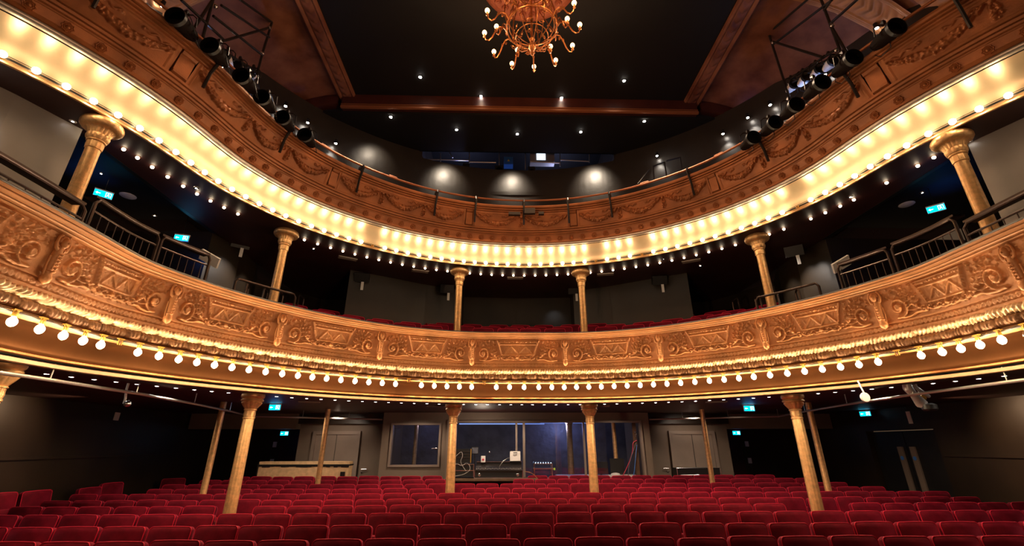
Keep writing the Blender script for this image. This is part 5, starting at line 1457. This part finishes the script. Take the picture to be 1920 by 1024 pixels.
t = thing('metal_cart', 'black cart with bright metal edge frame before the right double door', 'cart')
mb = MB(); mb.box(((a.x+b.x)/2, 12.6, a.z-.25), (b.x-a.x-.04, .40, .5)); mb.build('body', M['plastic'], t, smooth=False)
mb = MB(); mb.tube([(a.x, 12.4, .15), (a.x, 12.4, a.z), (b.x, 12.4, a.z), (b.x, 12.4, .15)], .012, 6); mb.tube([(a.x+.08, 12.39, b.z), (a.x+.08, 12.39, b.z+.04), (a.x+.55, 12.39, b.z+.04), (a.x+.55, 12.39, b.z)], .012, 6); mb.build('edge_frame', M['chrome'], t)

# ================================================================ fixtures on the stalls side walls
for sx, sd, px, py, w in ((-1, 'left', 201, 747, 58), (1, 'right', 1762, 748, 62)):
    p = at_x(px, py, sx*8.75)
    t = thing('bar_heater', 'long black bar unit mounted high on the %s stalls wall' % sd, 'bar unit', p, 0, 'bar units on the stalls walls')
    mb = MB(); mb.box((0, 0, 0), (.12, 1.05, .10)); mb.build('casing', M['plastic'], t, smooth=False)
    mb = MB()
    for y in (-.4, .4): mb.box((sx*.16, y, .02), (.24, .03, .03))
    mb.build('bracket', M['iron'], t, smooth=False)
p = at_x(219, 781, -8.7)
t = thing('paper_tag', 'white paper tag hanging by the left stalls wall', 'tag', p, .3)
mb = MB(); mb.box((0, 0, 0), (.02, .20, .16)); mb.build('card', M['white'], t, smooth=False)
mb = MB(); mb.tube([(0, 0, .07), (0, 0, 2.62-p.z)], .005, 5); mb.build('cord', M['plastic'], t)
p = at_x(1705, 783, 8.7)
t = thing('paper_tag', 'narrow white paper tag hanging by the right stalls wall', 'tag', p)
mb = MB(); mb.box((0, 0, 0), (.02, .09, .26)); mb.build('card', M['white'], t, smooth=False)
mb = MB(); mb.tube([(0, 0, .12), (0, 0, 2.62-p.z)], .005, 5); mb.build('cord', M['plastic'], t)
q0 = at_z(241, 719, 2.60)
P = [at_x(x, y, q0.x) for x, y in ((241, 719), (238, 728), (236, 738), (235, 748), (232, 757))]
t = thing('cable_tail', 'white cable tail dangling from the ceiling at the left wall', 'cable')
mb = MB(); mb.tube(P, .014, 6); mb.build('cable', M['white'], t); mb = MB(); mb.ball(P[-1]+Vector((.05, 0, 0)), .045, 8, 6); mb.build('connector', M['chrome'], t)
# silver luminaire and paddle, right
a = at_z(1702, 728, 2.54); b = at_x(1728, 757, a.x+.22)
t = thing('silver_luminaire', 'silver jointed lamp fixture hanging from the ceiling at the right', 'lamp')
mb = MB(); mb.tube([(a.x, a.y, 2.62), a, a.lerp(b, .5), b], [.05, .06, .05, .075], 10); mb.build('body', M['silver_paint'], t)
mb = MB(); mb.tube([a+Vector((.1, 0, .03)), b+Vector((.14, 0, .1))], .025, 8); mb.build('arm', M['silver_paint'], t)
mb = MB(); mb.lathe([(.07, 0), (.09, .02), (.09, .08), (.05, .1)], 14, b+Vector((.05, -.05, -.1))); mb.build('lens_hood', M['plastic'], t)
P = [at_x(x, y, a.x+.3) for x, y in ((1720, 729), (1724, 737), (1731, 746))]
t = thing('white_hook', 'white hook rod hanging right of the silver fixture', 'hook')
mb = MB(); mb.tube([(P[0].x, P[0].y, 2.62)]+P, .012, 6); mb.build('rod', M['white'], t); mb = MB(); mb.ball(P[-1], .04, 8, 6); mb.build('weight', M['brass'], t)
p = at_z(1622, 745, 2.40)
t = thing('round_paddle', 'round white paddle hanging near the right wall pipe', 'disc', p)
mb = MB(); mb.lathe([(.0, -.012), (.062, -.012), (.066, 0), (.062, .012), (.0, .012)], 22, mtx=Matrix.Rotation(PI/2, 3, 'X')); mb.build('disc', M['white'], t)
mb = MB(); mb.tube([(0, 0, .06), (-.04, 0, .225)], .01, 5); mb.build('hook', M['white'], t)
